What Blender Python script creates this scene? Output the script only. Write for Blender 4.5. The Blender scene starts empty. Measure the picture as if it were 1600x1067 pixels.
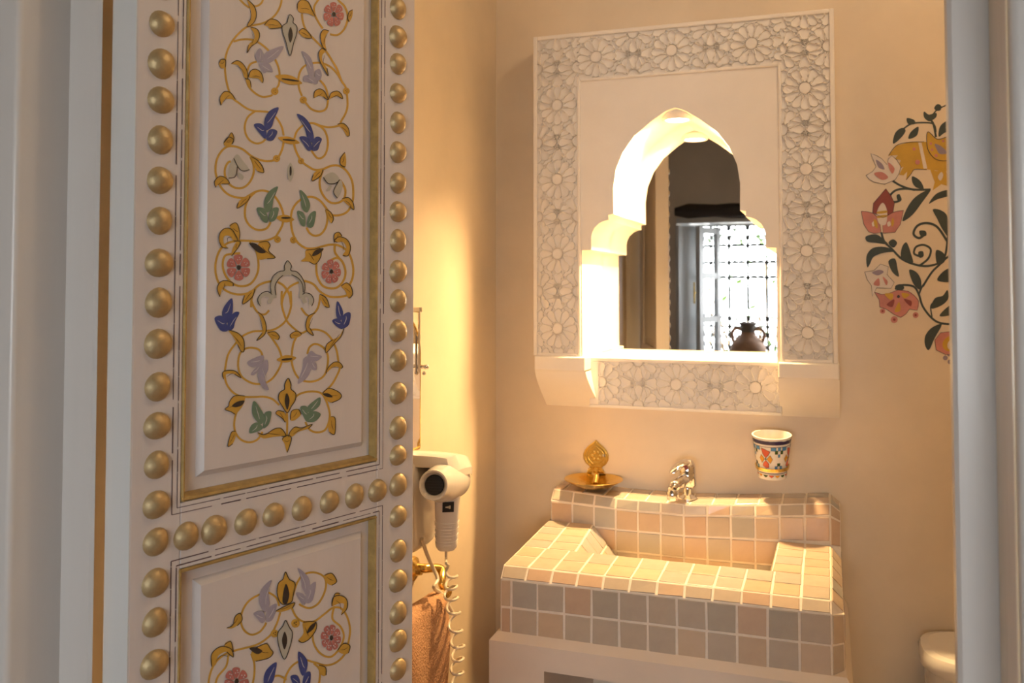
import bpy, math, random
from mathutils import Vector
from mathutils.geometry import tessellate_polygon

rnd = random.Random(7)
SC = bpy.context.scene
COL = SC.collection
PI = math.pi

# ------------------------------------------------------------------ camera
F = 1400.0
TH = math.atan(490 / 1400.0)
PITCH = math.radians(2.0)
CY = 447 - F * math.tan(PITCH)
EYE = Vector((0, 0, 1.35))
cam = bpy.data.cameras.new('camera')
camo = bpy.data.objects.new('camera', cam)
COL.objects.link(camo)
camo.location = EYE
camo.rotation_euler = (PI / 2 + PITCH, 0, TH)
cam.sensor_width = 36.0
cam.lens = 36.0 * F / 1600.0
cam.shift_y = -(533.5 - CY) / 1600.0
cam.clip_start = 0.02
cam.dof.use_dof = True
cam.dof.focus_distance = 1.25
cam.dof.aperture_fstop = 9.0
SC.camera = camo

# ------------------------------------------------------------------ light
SC.view_settings.view_transform = 'Standard'
SC.view_settings.look = 'None'
SC.view_settings.gamma = 1.0
SC.view_settings.use_curve_mapping = False
SC.view_settings.exposure = 0.0
W = bpy.data.worlds.new('sky'); SC.world = W
W.use_nodes = True
bg = W.node_tree.nodes['Background']
bg.inputs['Color'].default_value = (0.93, 0.97, 1.0, 1)
bg.inputs['Strength'].default_value = 14.0

def light(kind, name, loc, energy, color, **kw):
    l = bpy.data.lights.new(name, kind)
    l.energy = energy; l.color = color
    o = bpy.data.objects.new(name, l); COL.objects.link(o); o.location = loc
    for k, v in kw.items():
        if k == 'rot': o.rotation_euler = v
        else: setattr(l, k, v)
    return o
WARM = (1.0, 0.635, 0.275)
po = light('AREA', 'window_portal', (0.10, -2.80, 1.30), 1.0, (1, 1, 1), shape='RECTANGLE', size=2.2, size_y=1.15, rot=(PI / 2, 0, 0))
po.data.cycles.is_portal = True

# ------------------------------------------------------------------ pixel <-> world
_fh = Vector((-math.sin(TH), math.cos(TH), 0)); _R = Vector((math.cos(TH), math.sin(TH), 0))
_FW = _fh * math.cos(PITCH) + Vector((0, 0, math.sin(PITCH)))
_UP = -_fh * math.sin(PITCH) + Vector((0, 0, math.cos(PITCH)))
def ray(px, py):
    return _FW + _R * ((px - 800) / F) + _UP * ((CY - py) / F)
def atY(px, py, Y):
    d = ray(px, py); return EYE + d * (Y / d.y)
def atX(px, py, X):
    d = ray(px, py); return EYE + d * (X / d.x)

# ------------------------------------------------------------------ materials
def mat(name, col, rough=0.5, metal=0.0, var=0.0, nscale=8.0, bump=0.0, bscale=60.0, stretch=None, spec=0.5,
        emit=None, estr=0.0, coat=0.0, col2=None, randobj=None):
    m = bpy.data.materials.new(name); m.use_nodes = True
    nt = m.node_tree; N = nt.nodes; L = nt.links
    b = N['Principled BSDF']
    b.inputs['Base Color'].default_value = (*col, 1)
    b.inputs['Roughness'].default_value = rough
    b.inputs['Metallic'].default_value = metal
    b.inputs['Specular IOR Level'].default_value = spec
    b.inputs['Coat Weight'].default_value = coat
    if emit:
        b.inputs['Emission Color'].default_value = (*emit, 1); b.inputs['Emission Strength'].default_value = estr
    tc = N.new('ShaderNodeTexCoord'); mp = N.new('ShaderNodeMapping')
    L.new(tc.outputs['Object'], mp.inputs['Vector'])
    if stretch: mp.inputs['Scale'].default_value = stretch
    src = None
    if randobj:
        oi = N.new('ShaderNodeObjectInfo'); r = N.new('ShaderNodeValToRGB'); r.color_ramp.interpolation = 'CONSTANT'
        e = r.color_ramp.elements
        while len(e) < len(randobj): e.new(0.5)
        for i, c in enumerate(randobj):
            e[i].position = i / len(randobj); e[i].color = (*c, 1)
        L.new(oi.outputs['Random'], r.inputs['Fac']); src = r.outputs['Color']
    if var > 0 or col2:
        n = N.new('ShaderNodeTexNoise'); n.inputs['Scale'].default_value = nscale; n.inputs['Detail'].default_value = 6
        n.inputs['Roughness'].default_value = 0.6
        L.new(mp.outputs['Vector'], n.inputs['Vector'])
        mx = N.new('ShaderNodeMix'); mx.data_type = 'RGBA'
        r = N.new('ShaderNodeMapRange'); r.inputs['From Min'].default_value = 0.32; r.inputs['From Max'].default_value = 0.68
        L.new(n.outputs['Fac'], r.inputs['Value']); L.new(r.outputs['Result'], mx.inputs['Factor'])
        c2 = col2 or tuple(max(0, c * (1 - var)) for c in col)
        if src:
            mx.blend_type = 'MULTIPLY'
            L.new(src, mx.inputs['A']); mx.inputs['B'].default_value = (1 - var, 1 - var, 1 - var, 1)
        else:
            mx.inputs['A'].default_value = (*col, 1); mx.inputs['B'].default_value = (*c2, 1)
        src = mx.outputs['Result']
    if src: L.new(src, b.inputs['Base Color'])
    if bump > 0:
        n2 = N.new('ShaderNodeTexNoise'); n2.inputs['Scale'].default_value = bscale; n2.inputs['Detail'].default_value = 4
        L.new(mp.outputs['Vector'], n2.inputs['Vector'])
        bp = N.new('ShaderNodeBump'); bp.inputs['Strength'].default_value = bump; bp.inputs['Distance'].default_value = 0.004
        L.new(n2.outputs['Fac'], bp.inputs['Height']); L.new(bp.outputs['Normal'], b.inputs['Normal'])
    return m

M = {}
M['tadelakt'] = mat('tadelakt', (0.80, 0.67, 0.50), 0.42, var=0.16, nscale=2.6, bump=0.12, bscale=30)
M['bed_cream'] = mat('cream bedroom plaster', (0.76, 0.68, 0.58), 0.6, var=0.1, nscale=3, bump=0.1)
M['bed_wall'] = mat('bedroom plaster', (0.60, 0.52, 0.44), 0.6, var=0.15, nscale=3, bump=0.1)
M['ceiling'] = mat('ceiling paint', (0.62, 0.55, 0.45), 0.8, var=0.05)
M['floor'] = mat('floor clay', (0.30, 0.17, 0.10), 0.5, var=0.2, nscale=5)
M['gypsum'] = mat('carved gypsum', (0.86, 0.80, 0.72), 0.7, var=0.05, nscale=10, bump=0.08, bscale=80)
M['paint'] = mat('door paint', (0.64, 0.595, 0.58), 0.32, var=0.07, nscale=14, bump=0.18, bscale=60, stretch=(1, 1, 0.12))
M['edge_paint'] = mat('cool white edge paint', (0.76, 0.77, 0.76), 0.35, var=0.05, nscale=12, bump=0.12, bscale=55, stretch=(1, 1, 0.1))
M['frame_paint'] = mat('frame paint', (0.66, 0.63, 0.60), 0.30, var=0.06, nscale=12, bump=0.08, bscale=55, stretch=(1, 1, 0.1))
M['reflection_paint'] = mat('cream reflection paint', (0.86, 0.68, 0.45), 0.12, var=0.1, nscale=10, stretch=(1, 1, 0.2), bump=0.06)  # cream colour stands in for warm light reflected in the right reveal
M['gold'] = mat('gold paint', (0.56, 0.43, 0.235), 0.50, metal=0.65, var=0.25, nscale=60, bump=0.15, bscale=160)
M['gold_line'] = mat('worn gold paint', (0.52, 0.36, 0.13), 0.5, metal=0.25, var=0.35, nscale=60, bump=0.15, bscale=120)
M['ochre'] = mat('ochre paint', (0.58, 0.34, 0.055), 0.45, var=0.15, nscale=90)
M['ink'] = mat('black paint', (0.035, 0.028, 0.025), 0.5)
M['pencil'] = mat('scribed line', (0.10, 0.06, 0.07), 0.6)
M['blue'] = mat('cobalt paint', (0.045, 0.07, 0.27), 0.45, var=0.2, nscale=90)
M['green'] = mat('sage paint', (0.145, 0.235, 0.165), 0.45, var=0.15, nscale=90)
M['lavender'] = mat('lavender paint', (0.36, 0.335, 0.42), 0.45, var=0.1, nscale=90)
M['pink'] = mat('rose paint', (0.50, 0.17, 0.15), 0.45, var=0.15, nscale=120)
M['pale'] = mat('pale grey paint', (0.47, 0.46, 0.40), 0.45, var=0.1, nscale=90)
M['glint'] = mat('pale highlight paint', (0.62, 0.60, 0.62), 0.45)
M['tile'] = mat('zellige tile', (0.5, 0.4, 0.3), 0.22, var=0.10, nscale=30, bump=0.10, bscale=45,
                randobj=[(0.55, 0.42, 0.30), (0.48, 0.41, 0.33), (0.56, 0.42, 0.31), (0.43, 0.38, 0.31), (0.54, 0.39, 0.28),
                         (0.50, 0.42, 0.33), (0.57, 0.45, 0.33), (0.43, 0.40, 0.35)], coat=0.2)
M['grout'] = mat('grout', (0.80, 0.72, 0.62), 0.8, var=0.12, nscale=60, bump=0.2, bscale=150)
M['base'] = mat('smooth plaster', (0.70, 0.60, 0.50), 0.5, var=0.08, nscale=6, bump=0.1, bscale=40)
M['brass'] = mat('polished brass', (0.90, 0.64, 0.20), 0.20, metal=1.0, var=0.15, nscale=50, bump=0.12, bscale=150)
M['chrome'] = mat('chrome', (0.85, 0.85, 0.86), 0.06, metal=1.0)
M['mirror'] = mat('mirror', (0.93, 0.93, 0.92), 0.0, metal=1.0)
M['ceramic'] = mat('white ceramic', (0.80, 0.76, 0.70), 0.12, coat=0.4)
M['plastic'] = mat('white plastic', (0.80, 0.75, 0.69), 0.22, coat=0.3)
M['black'] = mat('black plastic', (0.015, 0.014, 0.013), 0.4)
M['cord'] = mat('cream cord', (0.72, 0.63, 0.48), 0.35)
M['towel'] = mat('peach terry', (0.66, 0.37, 0.20), 0.95, var=0.25, nscale=180, bump=1.0, bscale=260)
M['lamp'] = mat('lamp face', (1, 1, 1), 0.5, emit=(1.0, 0.86, 0.62), estr=40)
M['beam'] = mat('dark timber', (0.035, 0.026, 0.022), 0.5, var=0.3, nscale=20, stretch=(0.1, 1, 1), bump=0.4, bscale=40)
M['win_paint'] = mat('window paint', (0.52, 0.54, 0.56), 0.4, var=0.05)
M['iron'] = mat('wrought iron', (0.06, 0.065, 0.06), 0.5)
M['clay'] = mat('terracotta', (0.50, 0.29, 0.18), 0.6, var=0.35, nscale=14, bump=0.15)
M['clay_dark'] = mat('burnt clay', (0.20, 0.17, 0.14), 0.6, var=0.3)
M['leaf'] = mat('leaf', (0.12, 0.24, 0.05), 0.6, var=0.4, nscale=3)
M['ground'] = mat('pale gravel', (0.5, 0.46, 0.4), 0.9, var=0.2)
M['wood'] = mat('pale wood', (0.50, 0.34, 0.18), 0.4, var=0.3, nscale=12, stretch=(4, 1, 0.4))
M['m_green'] = mat('mural green', (0.045, 0.06, 0.05), 0.5, var=0.2, nscale=40)
M['m_yellow'] = mat('mural yellow', (0.60, 0.36, 0.035), 0.5, var=0.15, nscale=30)
M['m_white'] = mat('mural white', (0.72, 0.64, 0.57), 0.5, var=0.08, nscale=40)
M['m_pink'] = mat('mural pink', (0.58, 0.23, 0.19), 0.5, var=0.2, nscale=40)
M['m_red'] = mat('mural red', (0.28, 0.055, 0.04), 0.5, var=0.2, nscale=40)
M['m_lav'] = mat('mural lavender', (0.27, 0.22, 0.28), 0.5)
M['c_red'] = mat('glaze red', (0.62, 0.10, 0.05), 0.15)
M['c_orange'] = mat('glaze orange', (0.72, 0.33, 0.03), 0.15)
M['c_blue'] = mat('glaze blue', (0.09, 0.27, 0.52), 0.15)
M['c_green'] = mat('glaze green', (0.05, 0.10, 0.025), 0.15)
M['c_indigo'] = mat('glaze indigo', (0.035, 0.025, 0.08), 0.15)
def glass(name):
    m = bpy.data.materials.new(name); m.use_nodes = True
    b = m.node_tree.nodes['Principled BSDF']
    b.inputs['Transmission Weight'].default_value = 1.0; b.inputs['Roughness'].default_value = 0.02; b.inputs['IOR'].default_value = 1.45
    return m
M['glass'] = glass('window glass')

# ------------------------------------------------------------------ mesh builder
WORLD = {}                       # object name -> world origin
def link(name, me, parent=None, loc=None):
    o = bpy.data.objects.new(name, me); COL.objects.link(o)
    loc = Vector(loc if loc is not None else (0, 0, 0))
    if parent is not None:
        o.parent = parent; o.location = loc - WORLD[parent.name]
    else:
        o.location = loc
    WORLD[o.name] = loc
    return o
def empty(name, loc):
    o = link(name, None, None, loc); o.empty_display_size = 0.05
    return o
def tag(o, label=None, cat=None, group=None, kind=None):
    if label: o['label'] = label
    if cat: o['category'] = cat
    if group: o['group'] = group
    if kind: o['kind'] = kind
    return o

class MB:
    def __init__(s): s.v = []; s.f = []; s.m = []; s.mi = 0
    def add(s, vs, fs):
        b = len(s.v); s.v += [Vector(v) for v in vs]
        for f in fs: s.f.append([b + i for i in f]); s.m.append(s.mi)
        return s
    def box(s, a, b):
        (x0, y0, z0), (x1, y1, z1) = a, b
        vs = [(x0, y0, z0), (x1, y0, z0), (x1, y1, z0), (x0, y1, z0), (x0, y0, z1), (x1, y0, z1), (x1, y1, z1), (x0, y1, z1)]
        return s.add(vs, [(0, 3, 2, 1), (4, 5, 6, 7), (0, 1, 5, 4), (1, 2, 6, 5), (2, 3, 7, 6), (3, 0, 4, 7)])
    def obox(s, c, ax, ay, az):
        """box centred at c with half vectors"""
        c = Vector(c); ax = Vector(ax); ay = Vector(ay); az = Vector(az)
        vs = [c + ax * i + ay * j + az * k for k in (-1, 1) for i, j in ((-1, -1), (1, -1), (1, 1), (-1, 1))]
        return s.add(vs, [(0, 3, 2, 1), (4, 5, 6, 7), (0, 1, 5, 4), (1, 2, 6, 5), (2, 3, 7, 6), (3, 0, 4, 7)])
    def tube(s, pts, r, n=8, caps=True, flat=None):
        pts = [Vector(p) for p in pts]
        rs = r if isinstance(r, (list, tuple)) else [r] * len(pts)
        up = None; rings = []
        for i, p in enumerate(pts):
            t = (pts[min(i + 1, len(pts) - 1)] - pts[max(i - 1, 0)]).normalized()
            if up is None:
                up = Vector((0, 0, 1)) if abs(t.z) < 0.9 else Vector((1, 0, 0))
            a = t.cross(up)
            if a.length < 1e-6: a = t.cross(Vector((0, 1, 0.1)))
            a.normalize(); b = a.cross(t); up = b
            rings.append([p + (a * math.cos(2 * PI * k / n) + b * math.sin(2 * PI * k / n)) * rs[i] for k in range(n)])
        vs = [q for rg in rings for q in rg]; fs = []
        for i in range(len(pts) - 1):
            for k in range(n):
                k2 = (k + 1) % n; fs.append((i * n + k, i * n + k2, (i + 1) * n + k2, (i + 1) * n + k))
        if caps:
            fs.append(tuple(range(n - 1, -1, -1))); fs.append(tuple((len(pts) - 1) * n + k for k in range(n)))
        return s.add(vs, fs)
    def lathe(s, prof, o, ax=(0, 0, 1), n=24, ex=None, sx=1.0, sy=1.0):
        """prof: (r, h) pairs along axis"""
        o = Vector(o); ax = Vector(ax).normalized()
        e1 = Vector(ex) if ex else (Vector((1, 0, 0)) if abs(ax.x) < 0.9 else Vector((0, 1, 0)))
        e1 = (e1 - ax * e1.dot(ax)).normalized(); e2 = ax.cross(e1)
        vs = []; fs = []; ids = []
        for r, h in prof:
            if r < 1e-6: vs.append(o + ax * h); ids.append([len(vs) - 1] * n)
            else:
                row = []
                for k in range(n):
                    a = 2 * PI * k / n; vs.append(o + ax * h + e1 * (r * sx * math.cos(a)) + e2 * (r * sy * math.sin(a))); row.append(len(vs) - 1)
                ids.append(row)
        for i in range(len(prof) - 1):
            for k in range(n):
                k2 = (k + 1) % n; q = [ids[i][k], ids[i][k2], ids[i + 1][k2], ids[i + 1][k]]
                u = []
                for w in q:
                    if w not in u: u.append(w)
                if len(u) > 2: fs.append(u)
        return s.add(vs, fs)
    def poly(s, pts3):
        """flat, possibly concave polygon"""
        pts3 = [Vector(p) for p in pts3]
        tris = tessellate_polygon([pts3])
        return s.add(pts3, [tuple(t) for t in tris])
    def prism(s, pts, off):
        """flat polygon extruded by vector off"""
        pts = [Vector(p) for p in pts]; off = Vector(off); n = len(pts)
        tris = tessellate_polygon([pts])
        vs = pts + [p + off for p in pts]
        fs = [tuple(t) for t in tris] + [tuple(i + n for i in reversed(t)) for t in tris]
        fs += [(i, (i + 1) % n, (i + 1) % n + n, i + n) for i in range(n)]
        return s.add(vs, fs)
    def grid(s, rows, closed_u=False, flip=False):
        n = len(rows[0]); vs = [p for r in rows for p in r]; fs = []
        for i in range(len(rows) - 1):
            for k in range(n if closed_u else n - 1):
                k2 = (k + 1) % n; q = (i * n + k, i * n + k2, (i + 1) * n + k2, (i + 1) * n + k)
                fs.append(q[::-1] if flip else q)
        return s.add(vs, fs)
    def build(s, name, mats, parent=None, smooth=False, bevel=0.0, loc=None, subsurf=0, autos=None):
        me = bpy.data.meshes.new(name)
        if loc is None:
            lo = [min(v[i] for v in s.v) for i in range(3)]; hi = [max(v[i] for v in s.v) for i in range(3)]
            loc = Vector(((lo[0] + hi[0]) / 2, (lo[1] + hi[1]) / 2, lo[2]))
        loc = Vector(loc)
        me.from_pydata([v - loc for v in s.v], [], s.f)
        for m in (mats if isinstance(mats, (list, tuple)) else [mats]): me.materials.append(M[m])
        me.polygons.foreach_set('material_index', s.m)
        import bmesh
        bm = bmesh.new(); bm.from_mesh(me); bmesh.ops.recalc_face_normals(bm, faces=bm.faces)
        bm.to_mesh(me); bm.free()
        if smooth or autos is not None:
            me.polygons.foreach_set('use_smooth', [True] * len(me.polygons))
            me.set_sharp_from_angle(angle=math.radians(autos if autos is not None else 40))
        me.update()
        o = link(name, me, parent, loc)
        if bevel > 0:
            b = o.modifiers.new('bevel', 'BEVEL'); b.width = bevel; b.segments = 2; b.limit_method = 'ANGLE'; b.angle_limit = math.radians(35)
        if subsurf:
            b = o.modifiers.new('sub', 'SUBSURF'); b.levels = subsurf; b.render_levels = subsurf
        return o

def catmull(pts, k=5, closed=False):
    pts = [Vector(p) for p in pts]; n = len(pts); out = []
    if n < 3: return pts
    rng = range(n if closed else n - 1)
    for i in rng:
        if closed: p0, p1, p2, p3 = pts[(i - 1) % n], pts[i], pts[(i + 1) % n], pts[(i + 2) % n]
        else: p0, p1, p2, p3 = pts[max(i - 1, 0)], pts[i], pts[i + 1], pts[min(i + 2, n - 1)]
        for j in range(k):
            t = j / k
            out.append(0.5 * ((2 * p1) + (p2 - p0) * t + (2 * p0 - 5 * p1 + 4 * p2 - p3) * t * t + (3 * p1 - p0 - 3 * p2 + p3) * t ** 3))
    if not closed: out.append(pts[-1])
    return out

# =================================================================== SETTING
XL, YB, XR = -0.759, 2.05, 0.95          # bathroom left wall, back wall, right wall
YD = 0.76                                # bathroom face of the doorway wall
def structure(name, mb, m, **kw):
    return tag(mb.build(name, m, None, **kw), kind='structure')
structure('floor', MB().box((-2.3, -2.75, -0.08), (2.45, 2.4, 0.0)), 'floor')
structure('ceiling', MB().box((-2.3, -2.75, 2.65), (2.45, 2.4, 2.75)), 'ceiling')
# back wall with the mirror niche cut into it
NX0, NX1, NZ0, NZ1 = -0.56, -0.055, 1.13, 1.79
wb = MB()
wb.box((XL - 0.15, YB, 0), (NX0, 2.35, 2.65)); wb.box((NX1, YB, 0), (XR + 0.15, 2.35, 2.65))
wb.box((NX0, YB, 0), (NX1, 2.35, NZ0)); wb.box((NX0, YB, NZ1), (NX1, 2.35, 2.65)); wb.box((NX0, 2.2, NZ0), (NX1, 2.35, NZ1))
wall_back = structure('wall_back', wb, 'tadelakt', loc=(0, YB, 0))
structure('wall_left', MB().box((XL - 0.15, 0.745, 0), (XL, YB, 2.65)), 'tadelakt')
structure('wall_right', MB().box((XR, YD, 0), (XR + 0.15, YB, 2.65)), 'tadelakt')
JX0, JX1 = -0.749, 0.1175                # outer reveals of the door frame
wf = MB()
wf.box((-2.3, 0.69, 0), (JX0 - 0.02, 0.745, 2.65)); wf.box((JX1 + 0.02, 0.69, 0), (2.3, YD, 2.65)); wf.box((JX0 - 0.02, 0.69, 2.14), (JX1 + 0.02, YD, 2.65))
structure('wall_front', wf, 'tadelakt')
# bedroom around the camera
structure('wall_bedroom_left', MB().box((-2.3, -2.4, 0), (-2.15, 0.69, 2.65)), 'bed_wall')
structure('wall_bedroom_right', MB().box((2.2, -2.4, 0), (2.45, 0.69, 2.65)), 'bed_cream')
wx0, wx1, wz0, wz1 = -1.05, 1.25, 0.72, 1.86
ww = MB()
ww.box((-2.3, -2.75, 0), (wx0, -2.4, 2.65)); ww.box((wx1, -2.75, 0), (2.45, -2.4, 2.65))
ww.box((wx0, -2.75, 0), (wx1, -2.4, wz0)); ww.box((wx0, -2.75, wz1), (wx1, -2.4, 2.65))
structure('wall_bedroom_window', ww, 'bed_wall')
structure('ground', MB().box((-8, -12, -0.3), (10, -2.8, -0.1)), 'ground')

# door frame : two jambs and a head, stepped (front casing, reveal, stop)
def jamb(name, sgn, xo, xi, ystep, back=0.0):
    """plan outline of a jamb; xo = outer reveal, xi = stop edge"""
    bead = 0.006
    out = [(xo + sgn * 0.11, 0.672), (xo + sgn * 0.024, 0.672), (xo + sgn * 0.020, 0.666), (xo + sgn * 0.006, 0.666)]
    out += [(xo + sgn * (0.006 - bead * math.sin(a)), 0.666 + bead * (1 - math.cos(a))) for a in (0.4, 0.8, 1.2, 1.57)]
    out += [(xo, ystep), (xi + sgn * 0.003, ystep), (xi, ystep + 0.003), (xi + back, 0.757), (xo + sgn * 0.02, 0.757), (xo + sgn * 0.02, 0.69), (xo + sgn * 0.11, 0.69)]
    mb = MB().prism([(x, y, 0) for x, y in out], (0, 0, 2.12))
    return structure(name, mb, 'frame_paint', autos=35)
jamb('trim_1', -1, JX0, -0.709, 0.7297, -0.034)
jr = jamb('trim_2', 1, JX1, 0.0887, 0.74)
tag(MB().box((JX1 - 0.0012, 0.6735, 0), (JX1 + 0.001, 0.7385, 2.12)).build('reflection_strip', 'reflection_paint', jr), 'glossy cream strip in the reveal, coloured to imitate a warm reflection')  # added strip: the reveal's warm reflection is painted in as its colour
hd = MB().box((JX0 - 0.11, 0.666, 2.12), (JX1 + 0.11, 0.69, 2.24)); hd.box((JX0 - 0.02, 0.69, 2.12), (JX1 + 0.02, 0.757, 2.14))
structure('trim_3', hd, 'frame_paint')

# =================================================================== DOOR
d0 = ray(207, 533); _t = 0.902 / d0.dot(_fh)
DO = Vector((d0.x * _t, d0.y * _t, 0))
DA = math.atan(0.7786) - TH
DD = Vector((math.sin(DA), math.cos(DA), 0)); DN = Vector((math.cos(DA), -math.sin(DA), 0))
def DP(s, z, t=0.0): return DO + DD * s + DN * t + Vector((0, 0, z))
def door_px(px, py):
    d = ray(px, py); t = (DO - EYE).dot(DN) / d.dot(DN); p = EYE + d * t
    return ((p - DO).dot(DD), p.z)
DWID, DTH, DTOP = 0.403, 0.047, 2.10
door = empty('door_1', DP(0, 0, -DTH / 2))
tag(door, 'open white wooden door leaf with painted arabesque panels and domed gold studs', 'door', kind='structure')
def dbox(mb, s0, s1, z0, z1, t0=-DTH, t1=0.0):
    vs = [DP(s, z, t) for z in (z0, z1) for s, t in ((s0, t0), (s1, t0), (s1, t1), (s0, t1))]
    return mb.add(vs, [(0, 3, 2, 1), (4, 5, 6, 7), (0, 1, 5, 4), (1, 2, 6, 5), (2, 3, 7, 6), (3, 0, 4, 7)])
PS0, PS1 = 0.0560, 0.3355
ZU0, ZL1 = 1.1235, 1.0548                       # bottom of upper panel opening / top of lower one
ZU1, ZL0 = 1.98, 0.14
dbox(MB(), 0, PS0, 0.01, DTOP).build('stile', 'paint', door, bevel=0.0015)
dbox(MB(), PS1, DWID, 0.01, DTOP).build('stile', 'paint', door, bevel=0.0015)
for z0, z1 in ((0.01, ZL0), (ZL1, ZU0), (ZU1, DTOP)):
    dbox(MB(), PS0, PS1, z0, z1).build('rail', 'paint', door, bevel=0.001)
def panel(z0, z1, f0, f1, fs0, fs1):
    """sunken margin, bevel and raised field on both faces"""
    mb = MB()
    bw = 0.0062
    for sg in (1, -1):
        T = lambda t: t if sg > 0 else -DTH - t
        rings = [((PS0 - .004, PS1 + .004, z0 - .004, z1 + .004), -0.0115), ((fs0 - bw, fs1 + bw, f0 - bw * 1.1, f1 + bw * 1.1), -0.0105),
                 ((fs0, fs1, f0, f1), -0.0035)]
        rows = [[DP(a, c, T(t)), DP(b, c, T(t)), DP(b, e, T(t)), DP(a, e, T(t))] for (a, b, c, e), t in rings]
        mb.grid(rows, closed_u=True)
        mb.add(rows[-1], [(0, 1, 2, 3)])
    return mb.build('panel', 'paint', door)
he = MB(); dbox(he, -0.0007, 0.0, 0.01, DTOP); tag(he.build('hinge_edge', 'edge_paint', door), 'cool white hinge edge of the door')
pu = panel(ZU0, ZU1, 1.1515, 1.95, 0.0855, 0.312)
pl = panel(ZL0, ZL1, 0.17, 1.0300, 0.0835, 0.312)
def molding(s0, s1, z0, z1):
    w = 0.0055
    def bar(p, q, inn):
        mb = MB(); rows = []
        for a, t in ((0.0, -0.001), (0.25, 0.0016), (0.6, 0.0010), (0.85, -0.004), (1.0, -0.0105)):
            rows.append([DP(p[0] + inn[0] * a * w + 0, p[1] + inn[1] * a * w, t), DP(q[0] + inn[0] * a * w, q[1] + inn[1] * a * w, t)])
        mb.grid(rows); return mb.build('gold_molding', 'gold_line', door, smooth=True)
    bar((s0, z0), (s0, z1), (1, 0)); bar((s1, z0), (s1, z1), (-.72, 0)); bar((s0, z0), (s1, z0), (0, 1.35)); bar((s0, z1), (s1, z1), (0, -1.0))
molding(PS0 + .0005, PS1 - .0005, ZU0 + .0005, ZU1)
molding(PS0 - .002, PS1 - .0005, ZL0, ZL1 - .0005)

# scribed double lines round each panel, broken as on the photograph
def scribe(p, q, w=0.00055, gap=0.25):
    mb = MB(); L = math.hypot(q[0] - p[0], q[1] - p[1]); ux, uz = (q[0] - p[0]) / L, (q[1] - p[1]) / L
    x = 0
    while x < L:
        l = min(rnd.uniform(0.02, 0.07), L - x); ww_ = w * rnd.uniform(0.6, 1.3)
        a = (p[0] + ux * x, p[1] + uz * x); b = (p[0] + ux * (x + l), p[1] + uz * (x + l))
        mb.add([DP(a[0] - uz * ww_, a[1] + ux * ww_, .0004), DP(b[0] - uz * ww_, b[1] + ux * ww_, .0004), DP(b[0] + uz * ww_, b[1] - ux * ww_, .0004), DP(a[0] + uz * ww_, a[1] - ux * ww_, .0004)], [(0, 1, 2, 3)])
        x += l + (rnd.uniform(0.002, 0.012) if rnd.random() < gap * 2 else 0.0008)
    return mb.build('scribed_line', 'pencil', door)
for k, (o1, o2) in enumerate(((0.0045, 0.0045), (0.0105, 0.0105))):
    scribe((PS0 - o1, ZU0 - o2), (PS0 - o1, 1.95)); scribe((PS1 + o1, ZU0 - o2), (PS1 + o1, 1.95), gap=0.05)
    scribe((PS0 - o1, ZU0 - o2), (PS1 + o1, ZU0 - o2), gap=0.6)
    scribe((PS0 - o1, 0.5), (PS0 - o1, ZL1 + o2)); scribe((PS1 + o1, 0.5), (PS1 + o1, ZL1 + o2), gap=0.05)
    scribe((PS0 - o1, ZL1 + o2), (PS1 + o1, ZL1 + o2), gap=0.5)

# domed studs : three hand-hammered variants
def stud_mesh(i):
    r = random.Random(i); mb = MB(); n = 20; R0 = 0.0144
    prof = [(1.04, 0.0), (1.0, 0.0014), (0.92, 0.0036), (0.76, 0.0060), (0.54, 0.0080), (0.28, 0.0092), (0.0, 0.0096)]
    ph = r.uniform(0, 6)
    rows = []
    for rr, h in prof:
        row = []
        for k in range(n):
            a = 2 * PI * k / n; q = R0 * rr * (1 + 0.025 * math.sin(2 * a + ph) + 0.015 * math.sin(3 * a + 2 * ph))
            row.append(DD * (q * math.cos(a)) + Vector((0, 0, q * math.sin(a))) + DN * h)
        rows.append(row)
    mb.grid(rows[:-1], closed_u=True)
    b = len(mb.v); mb.v.append(DN * 0.0096)
    base = (len(prof) - 2) * n
    for k in range(n): mb.f.append([base + k, base + (k + 1) % n, b]); mb.m.append(0)
    me = bpy.data.meshes.new('stud'); me.from_pydata(mb.v, [], mb.f); me.materials.append(M['gold'])
    me.polygons.foreach_set('use_smooth', [True] * len(me.polygons)); me.update()
    return me
SM = [stud_mesh(i) for i in range(4)]
studs = [(255 - 12 * (y - 38) / 1000.0, y) for y in (-24, 38, 100, 157, 219, 282, 345, 411, 473, 537, 604, 665, 726, 788, 846, 910, 972, 1037, 1100)]
studs += [(622.5, y) for y in (-33, 14, 58, 100, 146, 192, 238, 286, 331, 376, 424, 470, 517, 563, 614, 668, 711, 757, 806, 860, 907, 957, 1000, 1045, 1093)]
studs += [(200 + x / 3.074, 720 + y / 3.074) for x, y in ((285, 360), (418, 330), (570, 292), (702, 258), (838, 228), (970, 195), (1090, 168), (1200, 142))]
for i, (px, py) in enumerate(studs):
    s, z = door_px(px, py); s -= 0.0015
    o = link('stud', SM[i % 4], door, DP(s, z))
    k = rnd.uniform(0.95, 1.05); o.scale = (k, k, k * rnd.uniform(0.96, 1.04))

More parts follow.
